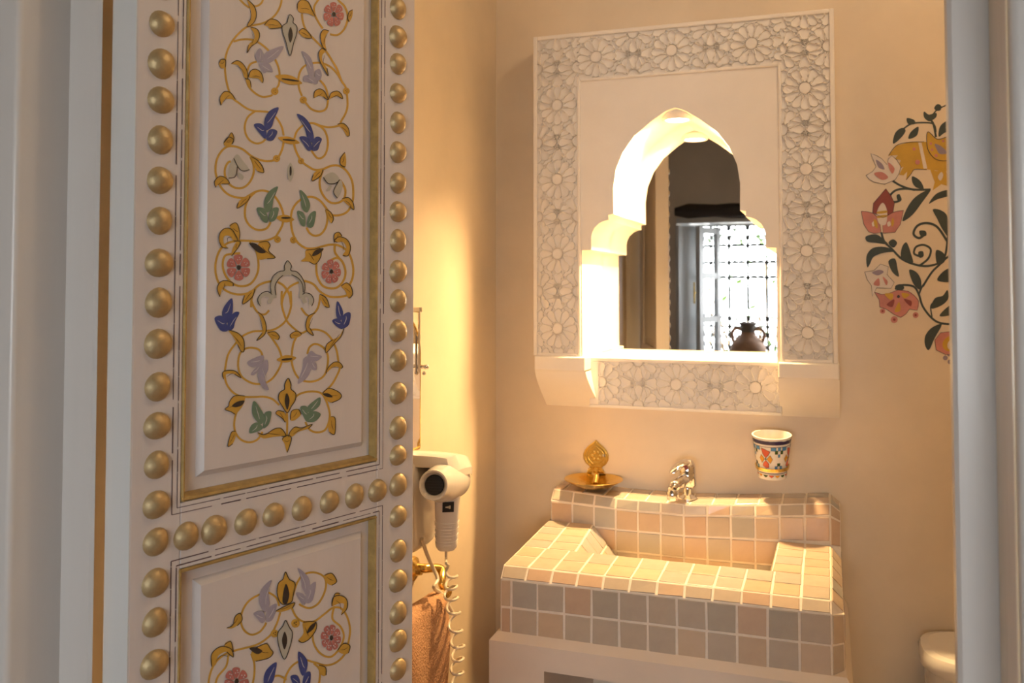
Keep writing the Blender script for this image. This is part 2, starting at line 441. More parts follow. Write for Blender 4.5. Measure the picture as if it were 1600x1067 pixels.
# ---- painted ornament -------------------------------------------------------
class Painter:
    """paints flat shapes on a plane; Z* convert zoom coordinates of the photograph"""
    def __init__(s, to3, parent): s.to3 = to3; s.parent = parent; s.n = 0
    def lay(s): s.n += 1; return 0.00025 + 0.000006 * (s.n % 60)
    def fill(s, mb, pts, off, k=4, smooth=True):
        q = [Vector((p[0], p[1], 0)) for p in pts]
        if smooth: q = catmull(q, k, True)
        mb.poly([s.to3(p.x, p.y, off) for p in q])
    def stroke(s, mb, pts, w, off, k=5, taper=False, closed=False):
        q = catmull([Vector((p[0], p[1], 0)) for p in pts], k, closed)
        if closed: q = q + [q[0]]
        n = len(q); L = []; Rr = []
        for i in range(n):
            t = q[min(i + 1, n - 1)] - q[max(i - 1, 0)]
            if t.length < 1e-9: t = Vector((1, 0, 0))
            t.normalize(); nn = Vector((-t.y, t.x, 0))
            ww_ = w / 2 * ((0.35 + 0.65 * math.sin(PI * min(1, max(0, (i + .5) / n)))) if taper else 1)
            L.append(s.to3(*(q[i] + nn * ww_).xy, off)); Rr.append(s.to3(*(q[i] - nn * ww_).xy, off))
        mb.grid([L, Rr])

def door_painter(ox, oy, sc, parent):
    def to3(x, y, off):
        s, z = door_px(ox + x / sc, oy + y / sc)
        return DP(s, z, -0.0035 + off)
    return Painter(to3, parent)

def vines(P, lists, w=11):
    w *= 1.3
    mb = MB()
    for pts in lists: P.stroke(mb, pts, w, P.lay(), k=5)
    mb.build('painted_vine', 'ochre', P.parent)
def ball(P, x, y, r):
    mb = MB(); P.fill(mb, [(x + r * math.cos(a), y + r * math.sin(a)) for a in [i * PI / 4 for i in range(8)]], P.lay() + .0002)
    mb.mi = 1
    for dx, dy in ((-.3, -.1), (.15, -.3), (.1, .3)):
        P.fill(mb, [(x + r * dx + 3 * math.cos(a), y + r * dy + 3 * math.sin(a)) for a in [i * PI / 2 for i in range(4)]], P.lay() + .0006)
    mb.build('painted_bud', ['ochre', 'ink'], P.parent)
def leaf(P, pts, w=3.6, name='painted_leaf', mat0='ochre', vein=True):
    mb = MB(); P.fill(mb, pts, P.lay() + .0003); n = len(pts); mb.mi = 1
    h = pts[: max(n // 2 + 1, int(n * .72) + 1)]; P.stroke(mb, h, w * 1.3, P.lay() + .0008)
    if vein and n >= 5:
        c = Vector((sum(p[0] for p in pts) / n, sum(p[1] for p in pts) / n, 0))
        a = Vector((*pts[0], 0)); b = Vector((*pts[n // 2], 0))
        P.stroke(mb, [(a * .55 + c * .45).xy, c.xy, (b * .55 + c * .45).xy], w * .8, P.lay() + .0008, taper=True)
    mb.build(name, [mat0, 'ink'], P.parent)
def black(P, pts): 
    mb = MB(); P.fill(mb, pts, P.lay() + .0009); mb.build('painted_seed', 'ink', P.parent)
def sprig(P, petals, m, hi='glint', w=3.2):
    mb = MB()
    for pts in petals:
        n = len(pts); g = (sum(p[0] for p in pts) / n, sum(p[1] for p in pts) / n)
        pts = [(g[0] + (p[0] - g[0]) * 1.13, g[1] + (p[1] - g[1]) * 1.06) for p in pts]
        mb.mi = 0; P.fill(mb, pts, P.lay() + .0004); mb.mi = 1
        c = Vector((sum(p[0] for p in pts) / n, sum(p[1] for p in pts) / n, 0))
        a = Vector((*pts[0], 0)); b = Vector((*pts[n // 2], 0))
        P.stroke(mb, [(a * .6 + c * .4).xy, c.xy, (b * .5 + c * .5).xy], w, P.lay() + .0009, taper=True)
    mb.build('painted_sprig', [m, hi], P.parent)
def flower(P, x, y, rx, ry, n, a0=0.2):
    mb = MB()
    for i in range(n):
        a = a0 + 2 * PI * i / n; h = PI / n * 1.02
        pts = [(x + rx * r * math.cos(a + d), y + ry * r * math.sin(a + d)) for r, d in ((.22, 0), (.6, -h * .9), (.93, -h * .78), (1.02, -h * .3), (1.02, h * .3), (.93, h * .78), (.6, h * .9))]
        mb.mi = 0; P.fill(mb, pts, P.lay() + .0004)
        mb.mi = 2
        for r, d in ((.62, -.12), (.8, .1), (.66, .2)):
            qx, qy = x + rx * r * math.cos(a + d), y + ry * r * math.sin(a + d)
            P.fill(mb, [(qx + 3.4 * math.cos(b), qy + 3.4 * math.sin(b)) for b in (0, 1.57, 3.14, 4.71)], P.lay() + .0009)
    mb.mi = 1; P.fill(mb, [(x + rx * .17 * math.cos(b), y + ry * .2 * math.sin(b)) for b in [i * PI / 4 for i in range(8)]], P.lay() + .0009)
    mb.build('painted_flower', ['pink', 'ink', 'glint'], P.parent)
def spindle(P, a, b, hw, d0, d1, m='ochre'):
    ax, ay = a; bx, by = b; L = math.hypot(bx - ax, by - ay); nx, ny = -(by - ay) / L, (bx - ax) / L
    mx, my = (ax + bx) / 2, (ay + by) / 2
    mb = MB(); P.fill(mb, [a, ((ax + mx) / 2 + nx * hw * .75, (ay + my) / 2 + ny * hw * .75), (mx + nx * hw, my + ny * hw), ((bx + mx) / 2 + nx * hw * .75, (by + my) / 2 + ny * hw * .75), b,
                     ((bx + mx) / 2 - nx * hw * .75, (by + my) / 2 - ny * hw * .75), (mx - nx * hw, my - ny * hw), ((ax + mx) / 2 - nx * hw * .75, (ay + my) / 2 - ny * hw * .75)], P.lay() + .0004)
    mb.mi = 1; P.stroke(mb, [d0, ((d0[0] + d1[0]) / 2, (d0[1] + d1[1]) / 2), d1], 13, P.lay() + .0009, taper=True)
    mb.build('painted_spindle', [m, 'ink'], P.parent)
def palmette(P, pts, seed, m, w=4):
    w *= 1.25
    mb = MB(); P.fill(mb, pts, P.lay() + .0004); mb.mi = 1
    P.stroke(mb, pts, w, P.lay() + .0008, closed=True); P.fill(mb, seed, P.lay() + .0009)
    mb.build('painted_palmette', [m, 'ink'], P.parent)

# --- upper third
P = door_painter(280, 0, 4.447, pu)
vines(P, [
    [(500, 10), (540, 40), (585, 15), (600, -40)], [(720, -30), (722, 10), (700, 70), (660, 120), (600, 155), (540, 170), (480, 185), (420, 235), (370, 300), (340, 370), (330, 440), (335, 530), (355, 620), (385, 680), (430, 715), (480, 750), (530, 768), (590, 772), (640, 780), (690, 820), (725, 880), (738, 940)],
    [(540, 770), (490, 810), (468, 870), (475, 930), (505, 975), (550, 995), (590, 985), (612, 965)],
    [(390, 285), (440, 272), (500, 270), (560, 290), (620, 335), (670, 395), (700, 460), (710, 520), (705, 580), (690, 610)],
    [(550, 425), (510, 440), (490, 475), (480, 520), (485, 570), (500, 605), (540, 645), (590, 670), (640, 665), (660, 655)],
    [(1020, -60), (975, 0), (950, 45), (955, 100), (985, 160), (1010, 195)], [(1080, -60), (1120, 0), (1160, 40), (1182, 100), (1175, 160), (1150, 210), (1110, 240), (1060, 235)],
    [(865, 90), (870, 140), (890, 200), (940, 260), (990, 310), (1030, 350), (1075, 420), (1110, 480), (1140, 560), (1170, 610), (1182, 720), (1170, 780), (1140, 835), (1120, 870), (1050, 882), (990, 870), (950, 855), (900, 855), (870, 870), (830, 910), (812, 960)],
    [(1140, 560), (1110, 510), (1060, 460), (1000, 435), (945, 435), (900, 445), (860, 480), (840, 540), (845, 610), (865, 665)],
    [(985, 550), (1020, 590), (1040, 640), (1045, 700), (1030, 755), (985, 772), (930, 755), (890, 710)],
    [(950, 855), (1010, 890), (1040, 950), (1043, 1020), (1020, 1080), (975, 1098), (930, 1045)],
    [(430, -10), (465, 25), (500, 50)]])
for b in ((675, 632, 26), (873, 692, 25), (1172, 630, 24)): ball(P, *b)
spindle(P, (677, 525), (865, 577), 32, (720, 545), (840, 562)); spindle(P, (695, 955), (848, 992), 25, (728, 968), (815, 975))
for pts in ([(480, -10), (530, 40), (545, 100), (530, 150), (495, 180), (480, 175), (505, 130), (510, 80), (495, 35)],
            [(505, 185), (550, 200), (568, 240), (550, 290), (510, 320), (480, 365), (490, 310), (530, 270), (530, 230)],
            [(600, 170), (640, 132), (690, 140), (722, 182), (695, 192), (640, 197), (625, 178)],
            [(830, 60), (832, 20), (860, -5), (905, 10), (935, 70), (955, 112), (900, 90), (850, 85)],
            [(840, 215), (870, 195), (910, 225), (925, 262), (880, 260), (850, 235)],
            [(1050, 212), (1010, 205), (990, 240), (995, 290), (1010, 330), (1032, 342), (1025, 300), (1030, 245)],
            [(1030, 350), (1000, 335), (978, 365), (985, 420), (1010, 470), (1043, 525), (1035, 470), (1005, 420), (1005, 380)],
            [(285, 435), (300, 410), (330, 415), (330, 465), (300, 470)],
            [(370, 440), (410, 418), (450, 440), (480, 490), (485, 545), (465, 540), (445, 490), (415, 450)],
            [(490, 530), (505, 490), (540, 478), (575, 500), (592, 545), (588, 575), (560, 545), (520, 540)],
            [(468, 545), (500, 555), (510, 605), (490, 585)],
            [(300, 730), (292, 680), (315, 640), (345, 632), (375, 650), (400, 690), (360, 685), (325, 690)],
            [(945, 680), (950, 635), (985, 615), (1020, 635), (1042, 690), (1010, 670), (975, 665)],
            [(1045, 690), (1065, 645), (1105, 630), (1135, 650), (1145, 685), (1110, 665), (1075, 675)],
            [(1110, 862), (1150, 855), (1185, 890), (1192, 938), (1175, 945), (1150, 900)],
            [(320, 990), (345, 960), (372, 920), (390, 960), (375, 1000), (330, 1012)],
            [(1215, 65), (1190, 80), (1180, 120), (1190, 150), (1212, 115)]): leaf(P, pts)
sprig(P, ([(725, 322), (660, 340), (610, 370), (597, 425), (620, 435), (660, 420), (700, 380)], [(570, 335), (540, 385), (565, 428), (590, 410), (594, 372)], [(570, 440), (630, 440), (655, 495), (620, 490), (600, 505)]), 'lavender')
sprig(P, ([(865, 358), (900, 375), (930, 420), (942, 510), (918, 520), (900, 470), (885, 410)], [(955, 495), (985, 480), (998, 520), (985, 555), (960, 545)], [(885, 525), (930, 525), (965, 555), (960, 582), (920, 570), (880, 560)]), 'lavender')
sprig(P, ([(695, 750), (640, 770), (610, 820), (605, 870), (615, 900), (650, 880), (665, 830)], [(535, 868), (580, 860), (610, 900), (608, 958), (580, 935)], [(620, 965), (630, 910), (660, 897), (688, 915), (660, 970)]), 'blue')
sprig(P, ([(835, 798), (880, 815), (920, 870), (940, 945), (930, 985), (900, 950), (880, 880)], [(850, 955), (890, 950), (920, 990), (922, 1038), (900, 1040), (875, 1000)], [(932, 1035), (945, 970), (970, 950), (997, 965), (985, 1000), (970, 1040)]), 'blue')
palmette(P, [(778, 98), (802, 125), (800, 155), (825, 180), (825, 230), (805, 290), (778, 385), (750, 290), (730, 230), (725, 180), (757, 155), (765, 125)], [(782, 185), (797, 240), (780, 295), (766, 240)], 'pale')
flower(P, 1083, 97, 70, 84, 7)
# --- middle third
P = door_painter(300, 220, 4.103, pu)
vines(P, [
    [(602, -20), (590, 50), (560, 110), (530, 125), (480, 128), (430, 115), (390, 95), (340, 55), (290, 35), (240, 35), (200, 65), (170, 120), (162, 190), (175, 250), (200, 300), (240, 340), (290, 360), (345, 365), (375, 350), (420, 325), (470, 318), (520, 335), (560, 380), (585, 430), (597, 480), (590, 540), (560, 595), (545, 615), (500, 635), (440, 645), (370, 640), (310, 640), (240, 655), (190, 700), (165, 770), (162, 840), (180, 905), (215, 950), (260, 975), (310, 985), (360, 980), (400, 960), (440, 925), (490, 905), (530, 900)],
    [(660, -20), (670, 40), (690, 90), (720, 135), (760, 165), (800, 185), (850, 180), (900, 160), (950, 158), (1000, 190), (1035, 250), (1045, 320), (1040, 390), (1010, 450), (960, 475), (910, 475), (885, 450), (840, 390), (790, 360), (740, 362), (690, 390), (655, 440), (645, 500), (650, 560), (660, 600), (680, 640), (710, 670), (750, 690), (800, 688), (850, 675), (900, 665), (950, 670), (1000, 700), (1030, 750), (1045, 820), (1040, 880), (1020, 930), (1010, 985), (960, 1000), (900, 1000), (860, 985), (825, 960), (790, 920), (740, 900), (700, 905), (640, 935), (600, 990), (585, 1050)],
    [(385, 100), (405, 150), (405, 210), (380, 265), (340, 298), (290, 300), (250, 275), (225, 230), (222, 180), (240, 140), (260, 130)],
    [(420, 325), (375, 370), (352, 430), (355, 500), (390, 550), (440, 572), (490, 560), (515, 520)],
    [(850, 190), (830, 250), (835, 310), (860, 360), (900, 395), (950, 395), (985, 370), (995, 320), (980, 280), (960, 250)],
    [(870, 440), (880, 490), (870, 550), (840, 595), (800, 608), (765, 590), (745, 555)],
    [(380, 650), (420, 700), (435, 760), (435, 830), (410, 890), (370, 925), (310, 930), (260, 905), (225, 860), (208, 800), (220, 740), (260, 725), (320, 720)],
    [(850, 690), (820, 740), (808, 800), (815, 870), (845, 925), (890, 945), (940, 940), (980, 900), (995, 840), (975, 775), (940, 750), (900, 765)],
    [(390, 1067), (395, 1000), (420, 940)], [(560, 905), (600, 930), (635, 985), (645, 1050)], [(925, 670), (930, 720), (975, 775)]])
for b in ((552, 112, 23), (709, 128, 20), (558, 632, 22), (660, 635, 22)): ball(P, *b)
spindle(P, (548, 490), (665, 505), 25, (580, 493), (640, 493)); spindle(P, (640, 138), (640, 262), 22, (640, 163), (640, 222), 'pale')
for pts in ([(212, 10), (240, -25), (275, -10), (265, 20), (235, 38)],
            [(388, 100), (430, 125), (460, 165), (467, 203), (430, 195), (405, 150)],
            [(160, 298), (152, 260), (185, 226), (225, 238), (247, 272), (200, 275), (170, 285)],
            [(380, 352), (360, 390), (298, 432), (305, 395), (335, 365)], [(848, 183), (830, 225), (778, 256), (785, 215), (810, 190)],
            [(988, 73), (960, 110), (960, 150), (990, 168), (998, 130)], [(970, 370), (1010, 363), (1040, 395), (1045, 442), (1020, 420), (990, 395)],
            [(868, 438), (900, 460), (915, 500), (902, 528), (885, 500)],
            [(240, 688), (200, 680), (180, 630), (190, 585), (220, 560), (260, 565), (290, 610), (300, 640), (275, 640), (250, 610), (215, 612), (212, 655)],
            [(250, 545), (280, 525), (300, 535), (315, 590), (310, 640), (285, 620)], [(300, 640), (320, 650), (300, 690), (262, 738), (270, 690)],
            [(440, 650), (490, 645), (510, 670), (500, 705), (543, 748), (490, 755), (440, 760), (425, 715)],
            [(740, 700), (790, 695), (830, 690), (835, 740), (800, 790), (760, 775), (708, 772), (735, 745)],
            [(975, 735), (1010, 735), (1025, 680), (1000, 630), (950, 615), (920, 640), (940, 650), (980, 650), (1000, 690)],
            [(920, 650), (920, 600), (950, 585), (970, 610), (940, 640)],
            [(188, 1000), (170, 950), (185, 910), (220, 895), (270, 910), (272, 932), (210, 935)],
            [(965, 930), (1000, 910), (1030, 940), (1037, 985), (1015, 1010), (990, 960)],
            [(410, 952), (395, 1000), (333, 1048), (345, 990), (375, 965)], [(828, 983), (870, 1010), (888, 1067), (860, 1062), (840, 1030)]): leaf(P, pts)
black(P, [(375, 655), (420, 660), (480, 712), (440, 718), (400, 690)]); black(P, [(852, 690), (800, 700), (778, 738), (820, 725)])
for ps, ln in (([[(245, 235), (245, 180), (270, 115), (300, 160), (295, 210)], [(275, 115), (300, 85), (330, 120), (375, 182), (340, 190), (305, 165)], [(305, 200), (340, 225), (330, 250), (310, 235)]], [[(243, 238), (285, 228), (298, 165)], [(275, 110), (305, 170), (335, 192), (377, 184)]]),
               ([[(850, 235), (910, 200), (955, 245), (920, 275), (880, 270)], [(920, 300), (960, 250), (975, 290), (945, 365), (920, 340)], [(870, 320), (890, 285), (905, 290), (890, 320)]], [[(850, 232), (880, 272), (930, 270), (955, 248)], [(940, 367), (915, 325), (945, 262)]])):
    mb = MB()
    for q in ps: P.fill(mb, q, P.lay() + .0004)
    mb.mi = 1
    for q in ln: P.stroke(mb, q, 5, P.lay() + .0009)
    mb.build('painted_sprig', ['pale', 'ink'], pu)
sprig(P, ([(555, 298), (510, 320), (480, 370), (475, 420), (490, 455), (520, 430), (530, 370)], [(428, 435), (470, 435), (490, 480), (490, 520), (460, 510)], [(510, 515), (505, 470), (530, 432), (562, 435), (545, 500)]), 'green')
sprig(P, ([(705, 318), (740, 350), (762, 410), (745, 455), (715, 430), (710, 370)], [(685, 455), (720, 460), (735, 500), (730, 545), (705, 530)], [(750, 545), (755, 490), (775, 460), (800, 458), (785, 545)]), 'green')
flower(P, 307, 812, 76, 82, 6, 0.5); flower(P, 901, 838, 62, 76, 7, 0.1)
mb = MB(); P.stroke(mb, [(535, 1010), (527, 930), (560, 868), (620, 842), (685, 866), (718, 930), (712, 1010)], 34, P.lay() + .0005)
P.stroke(mb, [(440, 1050), (440, 1010), (470, 985), (515, 1000), (500, 1040)], 26, P.lay() + .0005); P.stroke(mb, [(765, 1050), (770, 1010), (750, 990), (720, 1000), (735, 1040)], 24, P.lay() + .0005)
P.fill(mb, [(600, 830), (600, 800), (620, 768), (645, 800), (640, 830)], P.lay() + .0005); mb.mi = 1
for q in ([(515, 975), (510, 920), (525, 870), (560, 840), (600, 830), (600, 800), (620, 768), (645, 800), (640, 830), (680, 840), (715, 880), (732, 930), (725, 975)],
          [(545, 990), (540, 930), (560, 890), (590, 862)], [(645, 857), (690, 882), (715, 920), (720, 970)], [(445, 1060), (428, 1020), (450, 980), (490, 965), (522, 985)], [(775, 1060), (788, 1020), (770, 985), (735, 975), (715, 985)]):
    P.stroke(mb, q, 4.5, P.lay() + .0009)
mb.build('painted_palmette', ['pale', 'ink'], pu)
# --- lower third
P = door_painter(300, 460, 3.81, pu)
vines(P, [
    [(360, 0), (368, 50), (400, 105), (440, 120), (470, 95)], [(660, 80), (690, 120), (720, 125), (760, 80), (775, 0)],
    [(545, -20), (545, 60), (560, 120), (580, 165), (620, 205), (660, 230), (700, 215), (750, 210), (800, 225), (840, 265), (870, 330), (882, 400), (890, 440), (870, 490), (840, 540), (790, 590)],
    [(598, -20), (600, 70), (575, 145), (540, 185), (490, 212), (430, 218), (370, 222), (310, 250), (260, 305), (225, 360), (210, 430), (205, 480), (215, 530), (240, 570), (270, 595), (310, 610), (380, 612), (440, 610), (490, 625), (530, 660)],
    [(460, 225), (500, 280), (530, 330), (545, 390), (530, 440), (490, 500), (440, 530), (380, 532), (330, 510), (300, 480), (285, 430), (290, 370), (310, 335), (350, 318), (400, 325), (425, 350), (430, 385)],
    [(640, 240), (615, 290), (605, 350), (605, 410), (625, 470), (660, 510), (720, 520), (770, 505), (805, 470), (820, 400), (815, 350), (790, 315), (745, 295), (710, 315), (697, 355)],
    [(600, 650), (640, 600), (700, 580), (760, 582), (790, 600), (815, 650), (830, 710), (825, 760), (800, 810), (750, 822), (710, 805), (685, 760)],
    [(310, 640), (280, 690), (262, 760), (268, 820), (300, 865), (350, 882), (400, 865), (430, 820)], [(575, 700), (577, 760), (575, 860)]], w=9.5)
spindle(P, (512, 390), (630, 378), 22, (540, 390), (605, 383))
for pts in ([(400, 105), (430, 130), (450, 190), (440, 240), (392, 275), (425, 230), (425, 170)], [(740, 110), (700, 130), (685, 180), (695, 220), (732, 245), (710, 200), (715, 150)],
            [(460, 228), (500, 222), (528, 250), (520, 272), (490, 260)], [(662, 237), (630, 218), (592, 240), (600, 262), (640, 255)],
            [(225, 212), (280, 230), (315, 270), (318, 335), (300, 340), (280, 300), (255, 255)], [(912, 202), (895, 250), (850, 300), (805, 348), (808, 300), (845, 270), (885, 250)],
            [(195, 505), (190, 465), (225, 452), (270, 460), (300, 498), (260, 475), (215, 475)], [(895, 442), (905, 430), (885, 405), (850, 405), (815, 440), (805, 472), (840, 440), (870, 430)],
            [(320, 605), (260, 605), (230, 640), (225, 665), (203, 685), (240, 700), (265, 715), (300, 680), (320, 640)], [(785, 588), (820, 560), (870, 575), (897, 600), (885, 625), (840, 645), (810, 630)],
            [(268, 815), (240, 825), (220, 905), (250, 890), (268, 850)], [(835, 728), (860, 740), (857, 832), (825, 820), (820, 770)],
            [(562, 762), (540, 735), (506, 710), (520, 692), (555, 700), (574, 740)], [(593, 747), (600, 695), (640, 685), (657, 715), (620, 750)],
            [(398, 823), (440, 835), (500, 800), (540, 800), (567, 842), (540, 845), (490, 850), (430, 858)], [(583, 850), (590, 820), (620, 790), (660, 795), (722, 773), (700, 800), (640, 820), (610, 845)],
            [(545, 865), (560, 845), (590, 842), (600, 860), (590, 900), (575, 942), (560, 890)]): leaf(P, pts, 3.2)
black(P, [(245, 665), (275, 640), (320, 632), (305, 660), (270, 672)]); black(P, [(786, 592), (820, 590), (845, 612), (810, 610)])
palmette(P, [(580, 500), (597, 535), (598, 565), (625, 590), (622, 630), (600, 665), (575, 705), (545, 665), (523, 625), (530, 585), (558, 565), (560, 535)], [(572, 588), (588, 630), (575, 688), (560, 635)], 'ochre')
sprig(P, ([(245, 28), (205, 70), (192, 120), (215, 168), (245, 120)], [(148, 145), (185, 130), (210, 170), (220, 212), (180, 212)], [(225, 210), (230, 150), (260, 110), (287, 112), (265, 160), (255, 200)]), 'blue')
sprig(P, ([(876, 43), (905, 100), (898, 148), (875, 140), (868, 100)], [(848, 155), (880, 145), (900, 175), (900, 205), (865, 185)], [(905, 197), (905, 140), (925, 112), (950, 115), (940, 180)]), 'blue')
sprig(P, ([(420, 420), (405, 490), (430, 550), (464, 562), (440, 500), (460, 450), (455, 395)], [(343, 405), (380, 380), (425, 365), (430, 390), (400, 425), (365, 430)], [(362, 475), (390, 435), (418, 415), (410, 445), (385, 475)]), 'lavender')
sprig(P, ([(643, 527), (668, 440), (675, 385), (705, 375), (715, 430), (695, 490)], [(700, 365), (720, 338), (745, 355), (777, 370), (750, 395), (720, 395)], [(720, 400), (745, 410), (748, 445), (730, 450), (715, 430)]), 'lavender')
sprig(P, ([(380, 638), (425, 700), (435, 745), (415, 770), (385, 740), (370, 700)], [(355, 825), (365, 780), (400, 765), (425, 795), (400, 815)], [(435, 795), (437, 740), (445, 705), (478, 703), (465, 770)]), 'green')
sprig(P, ([(768, 616), (765, 660), (735, 690), (705, 700), (700, 670), (735, 635)], [(656, 673), (690, 670), (698, 720), (690, 755), (670, 720)], [(695, 755), (700, 710), (735, 698), (770, 715), (740, 755)]), 'green')
# --- lower panel
P = door_painter(200, 720, 3.074, pl)
vines(P, [
    [(735, 700), (720, 660), (680, 635), (640, 645), (590, 675), (560, 720), (550, 770), (565, 815), (600, 838), (640, 825), (665, 795), (672, 780)],
    [(740, 730), (725, 780), (700, 830), (670, 860), (630, 885), (580, 900), (520, 915), (470, 935), (430, 970), (405, 1020), (395, 1080), (400, 1150)],
    [(800, 650), (820, 590), (850, 550), (900, 538), (945, 555), (960, 590), (950, 640), (920, 690), (880, 710), (845, 700), (830, 690)],
    [(795, 710), (815, 750), (850, 775), (900, 775), (950, 740), (990, 710), (1030, 710), (1060, 750), (1075, 810), (1068, 870), (1050, 930), (1010, 970), (960, 985), (900, 970), (850, 960), (800, 985), (770, 1030), (755, 1080)],
    [(905, 790), (895, 840), (905, 890), (935, 930), (980, 945), (1020, 910), (1045, 850), (1030, 800), (990, 760), (1000, 700)],
    [(600, 930), (615, 980), (612, 1050), (590, 1110), (530, 1135)], [(490, 935), (480, 990), (440, 1040), (425, 1090)], [(690, 1050), (730, 1035), (770, 1055)], [(900, 975), (930, 1010), (925, 1080)]], w=7.6)
for b in ((712, 832, 19), (812, 783, 21)): ball(P, *b)
for pts in ([(480, 805), (510, 790), (520, 750), (545, 735), (555, 765), (530, 795), (505, 808)], [(950, 552), (985, 542), (1009, 580), (985, 600), (960, 585)], [(718, 722), (760, 700), (807, 683), (795, 710), (745, 728)],
            [(848, 777), (905, 775), (910, 810), (880, 855), (845, 875), (825, 865), (850, 830)], [(620, 900), (670, 880), (690, 905), (703, 925), (680, 950), (620, 965), (598, 930)],
            [(408, 990), (408, 930), (450, 895), (500, 905), (512, 945), (480, 920), (440, 940), (430, 980)], [(470, 885), (500, 870), (512, 920), (490, 940)], [(1030, 742), (1058, 710), (1055, 665), (1020, 648), (990, 660), (985, 700), (1010, 690), (1045, 690)],
            [(985, 690), (1000, 640), (1025, 640), (1010, 690)], [(1013, 912), (1040, 880), (1072, 890), (1065, 925), (1040, 930)], [(923, 983), (955, 995), (957, 1032), (935, 1030)]): leaf(P, pts, 2.8)
palmette(P, [(762, 535), (780, 570), (808, 590), (800, 640), (790, 680), (745, 690), (722, 640), (728, 590), (750, 570)], [(765, 592), (780, 640), (768, 688), (748, 680), (752, 630)], 'ochre', 3)
palmette(P, [(762, 768), (780, 800), (795, 830), (785, 890), (757, 955), (730, 890), (725, 830), (750, 795)], [(758, 822), (770, 865), (757, 908), (745, 865)], 'pale', 3)
black(P, [(907, 778), (895, 810), (865, 830), (880, 795)]); black(P, [(588, 903), (620, 898), (650, 915), (625, 930)])
sprig(P, ([(693, 578), (650, 620), (640, 680), (665, 725), (685, 690), (680, 630)], [(613, 735), (650, 725), (665, 760), (650, 780), (630, 760)], [(675, 770), (680, 715), (717, 690), (715, 725), (700, 765)]), 'lavender', w=2.6)
sprig(P, ([(826, 520), (870, 560), (878, 610), (865, 645), (845, 610), (838, 560)], [(816, 640), (845, 640), (860, 670), (850, 692)], [(865, 682), (865, 640), (880, 605), (907, 588), (893, 670)]), 'lavender', w=2.6)
flower(P, 982, 852, 48, 62, 8); flower(P, 528, 1062, 58, 66, 7)
sprig(P, ([(828, 922), (865, 960), (862, 1010), (845, 1032), (830, 990)], [(790, 1040), (820, 1035), (832, 1075), (810, 1085)], [(848, 1090), (855, 1030), (882, 1020), (877, 1080)]), 'blue', w=2.6)
sprig(P, ([(717, 973), (680, 1000), (663, 1040), (668, 1090), (700, 1065), (712, 1020)], [(640, 1090), (660, 1075), (670, 1120)]), 'blue', w=2.6)

# =================================================================== MIRROR FRAME
YF = 1.965; YM = 2.16
FX0, FX1, FZ0, FZ1 = -0.636, 0.0226, 1.19, 1.929
IX0, IX1, IZ1 = -0.524, -0.091, 1.816
fr = empty('mirror_frame', (-0.307, YB, 1.07))
tag(fr, 'white carved plaster mirror frame with arched niche and star lattice on tan wall', 'mirror')
half = [(0.0, 1.743), (0.020, 1.7365), (0.051, 1.7165), (0.0905, 1.6855), (0.117, 1.649), (0.1326, 1.611), (0.1385, 1.571), (0.1378, 1.512),
        (0.150, 1.5105), (0.1495, 1.4985), (0.159, 1.497), (0.170, 1.4925), (0.182, 1.482), (0.188, 1.4700), (0.190, 1.4600), (0.190, 1.432), (0.2118, 1.431), (0.2115, 1.188)]
CXA = -0.3095
def arch(sgn, x): return CXA + sgn * x
outl = [(arch(-1, x), z) for x, z in reversed(half)] + [(arch(1, x), z) for x, z in half[1:]]
pan = MB()
poly = [(IX0 - .004, FZ0), (IX0 - .004, IZ1 + .004), (IX1 + .004, IZ1 + .004), (IX1 + .004, FZ0)] + [(x, z) for x, z in reversed(outl)]
pan.poly([(x, YF + 0.004, z) for x, z in poly])
rows = [[Vector((x, y, z)) for x, z in outl] for y in (YF + 0.004, YF + 0.0045, 2.06, YM - 0.0005, YM + 0.01)]
pan.grid(rows)
pan.build('arched_panel', 'gypsum', fr, autos=35)
# outer border slab with a raised rim
bd = MB()
def slab(x0, x1, z0, z1): bd.box((x0, YF + 0.0046, z0), (x1, YB + 0.002, z1))
slab(FX0, IX0, FZ0, FZ1); slab(IX1, FX1, FZ0, FZ1); slab(IX0, IX1, IZ1, FZ1)
slab(IX0, CXA - .2118, FZ0, 1.43); slab(CXA + .2118, IX1, FZ0, 1.43)
bd.build('backing', 'gypsum', fr)
rim = MB(); rw = 0.010
def rb(x0, x1, z0, z1): rim.box((x0, YF - 0.001, z0), (x1, YF + 0.014, z1))
rb(FX0, FX0 + rw, FZ0, FZ1); rb(FX1 - rw, FX1, FZ0, FZ1); rb(FX0 + rw, FX1 - rw, FZ1 - rw, FZ1)
rb(IX0 - .007, IX0, FZ0, IZ1 + .007); rb(IX1, IX1 + .007, FZ0, IZ1 + .007); rb(IX0, IX1, IZ1, IZ1 + .007)
rb(FX0 + rw, IX0 - .007, FZ0, FZ0 + .008); rb(IX1 + .007, FX1 - rw, FZ0, FZ0 + .008)
rim.build('rim', 'gypsum', fr, bevel=0.0025)

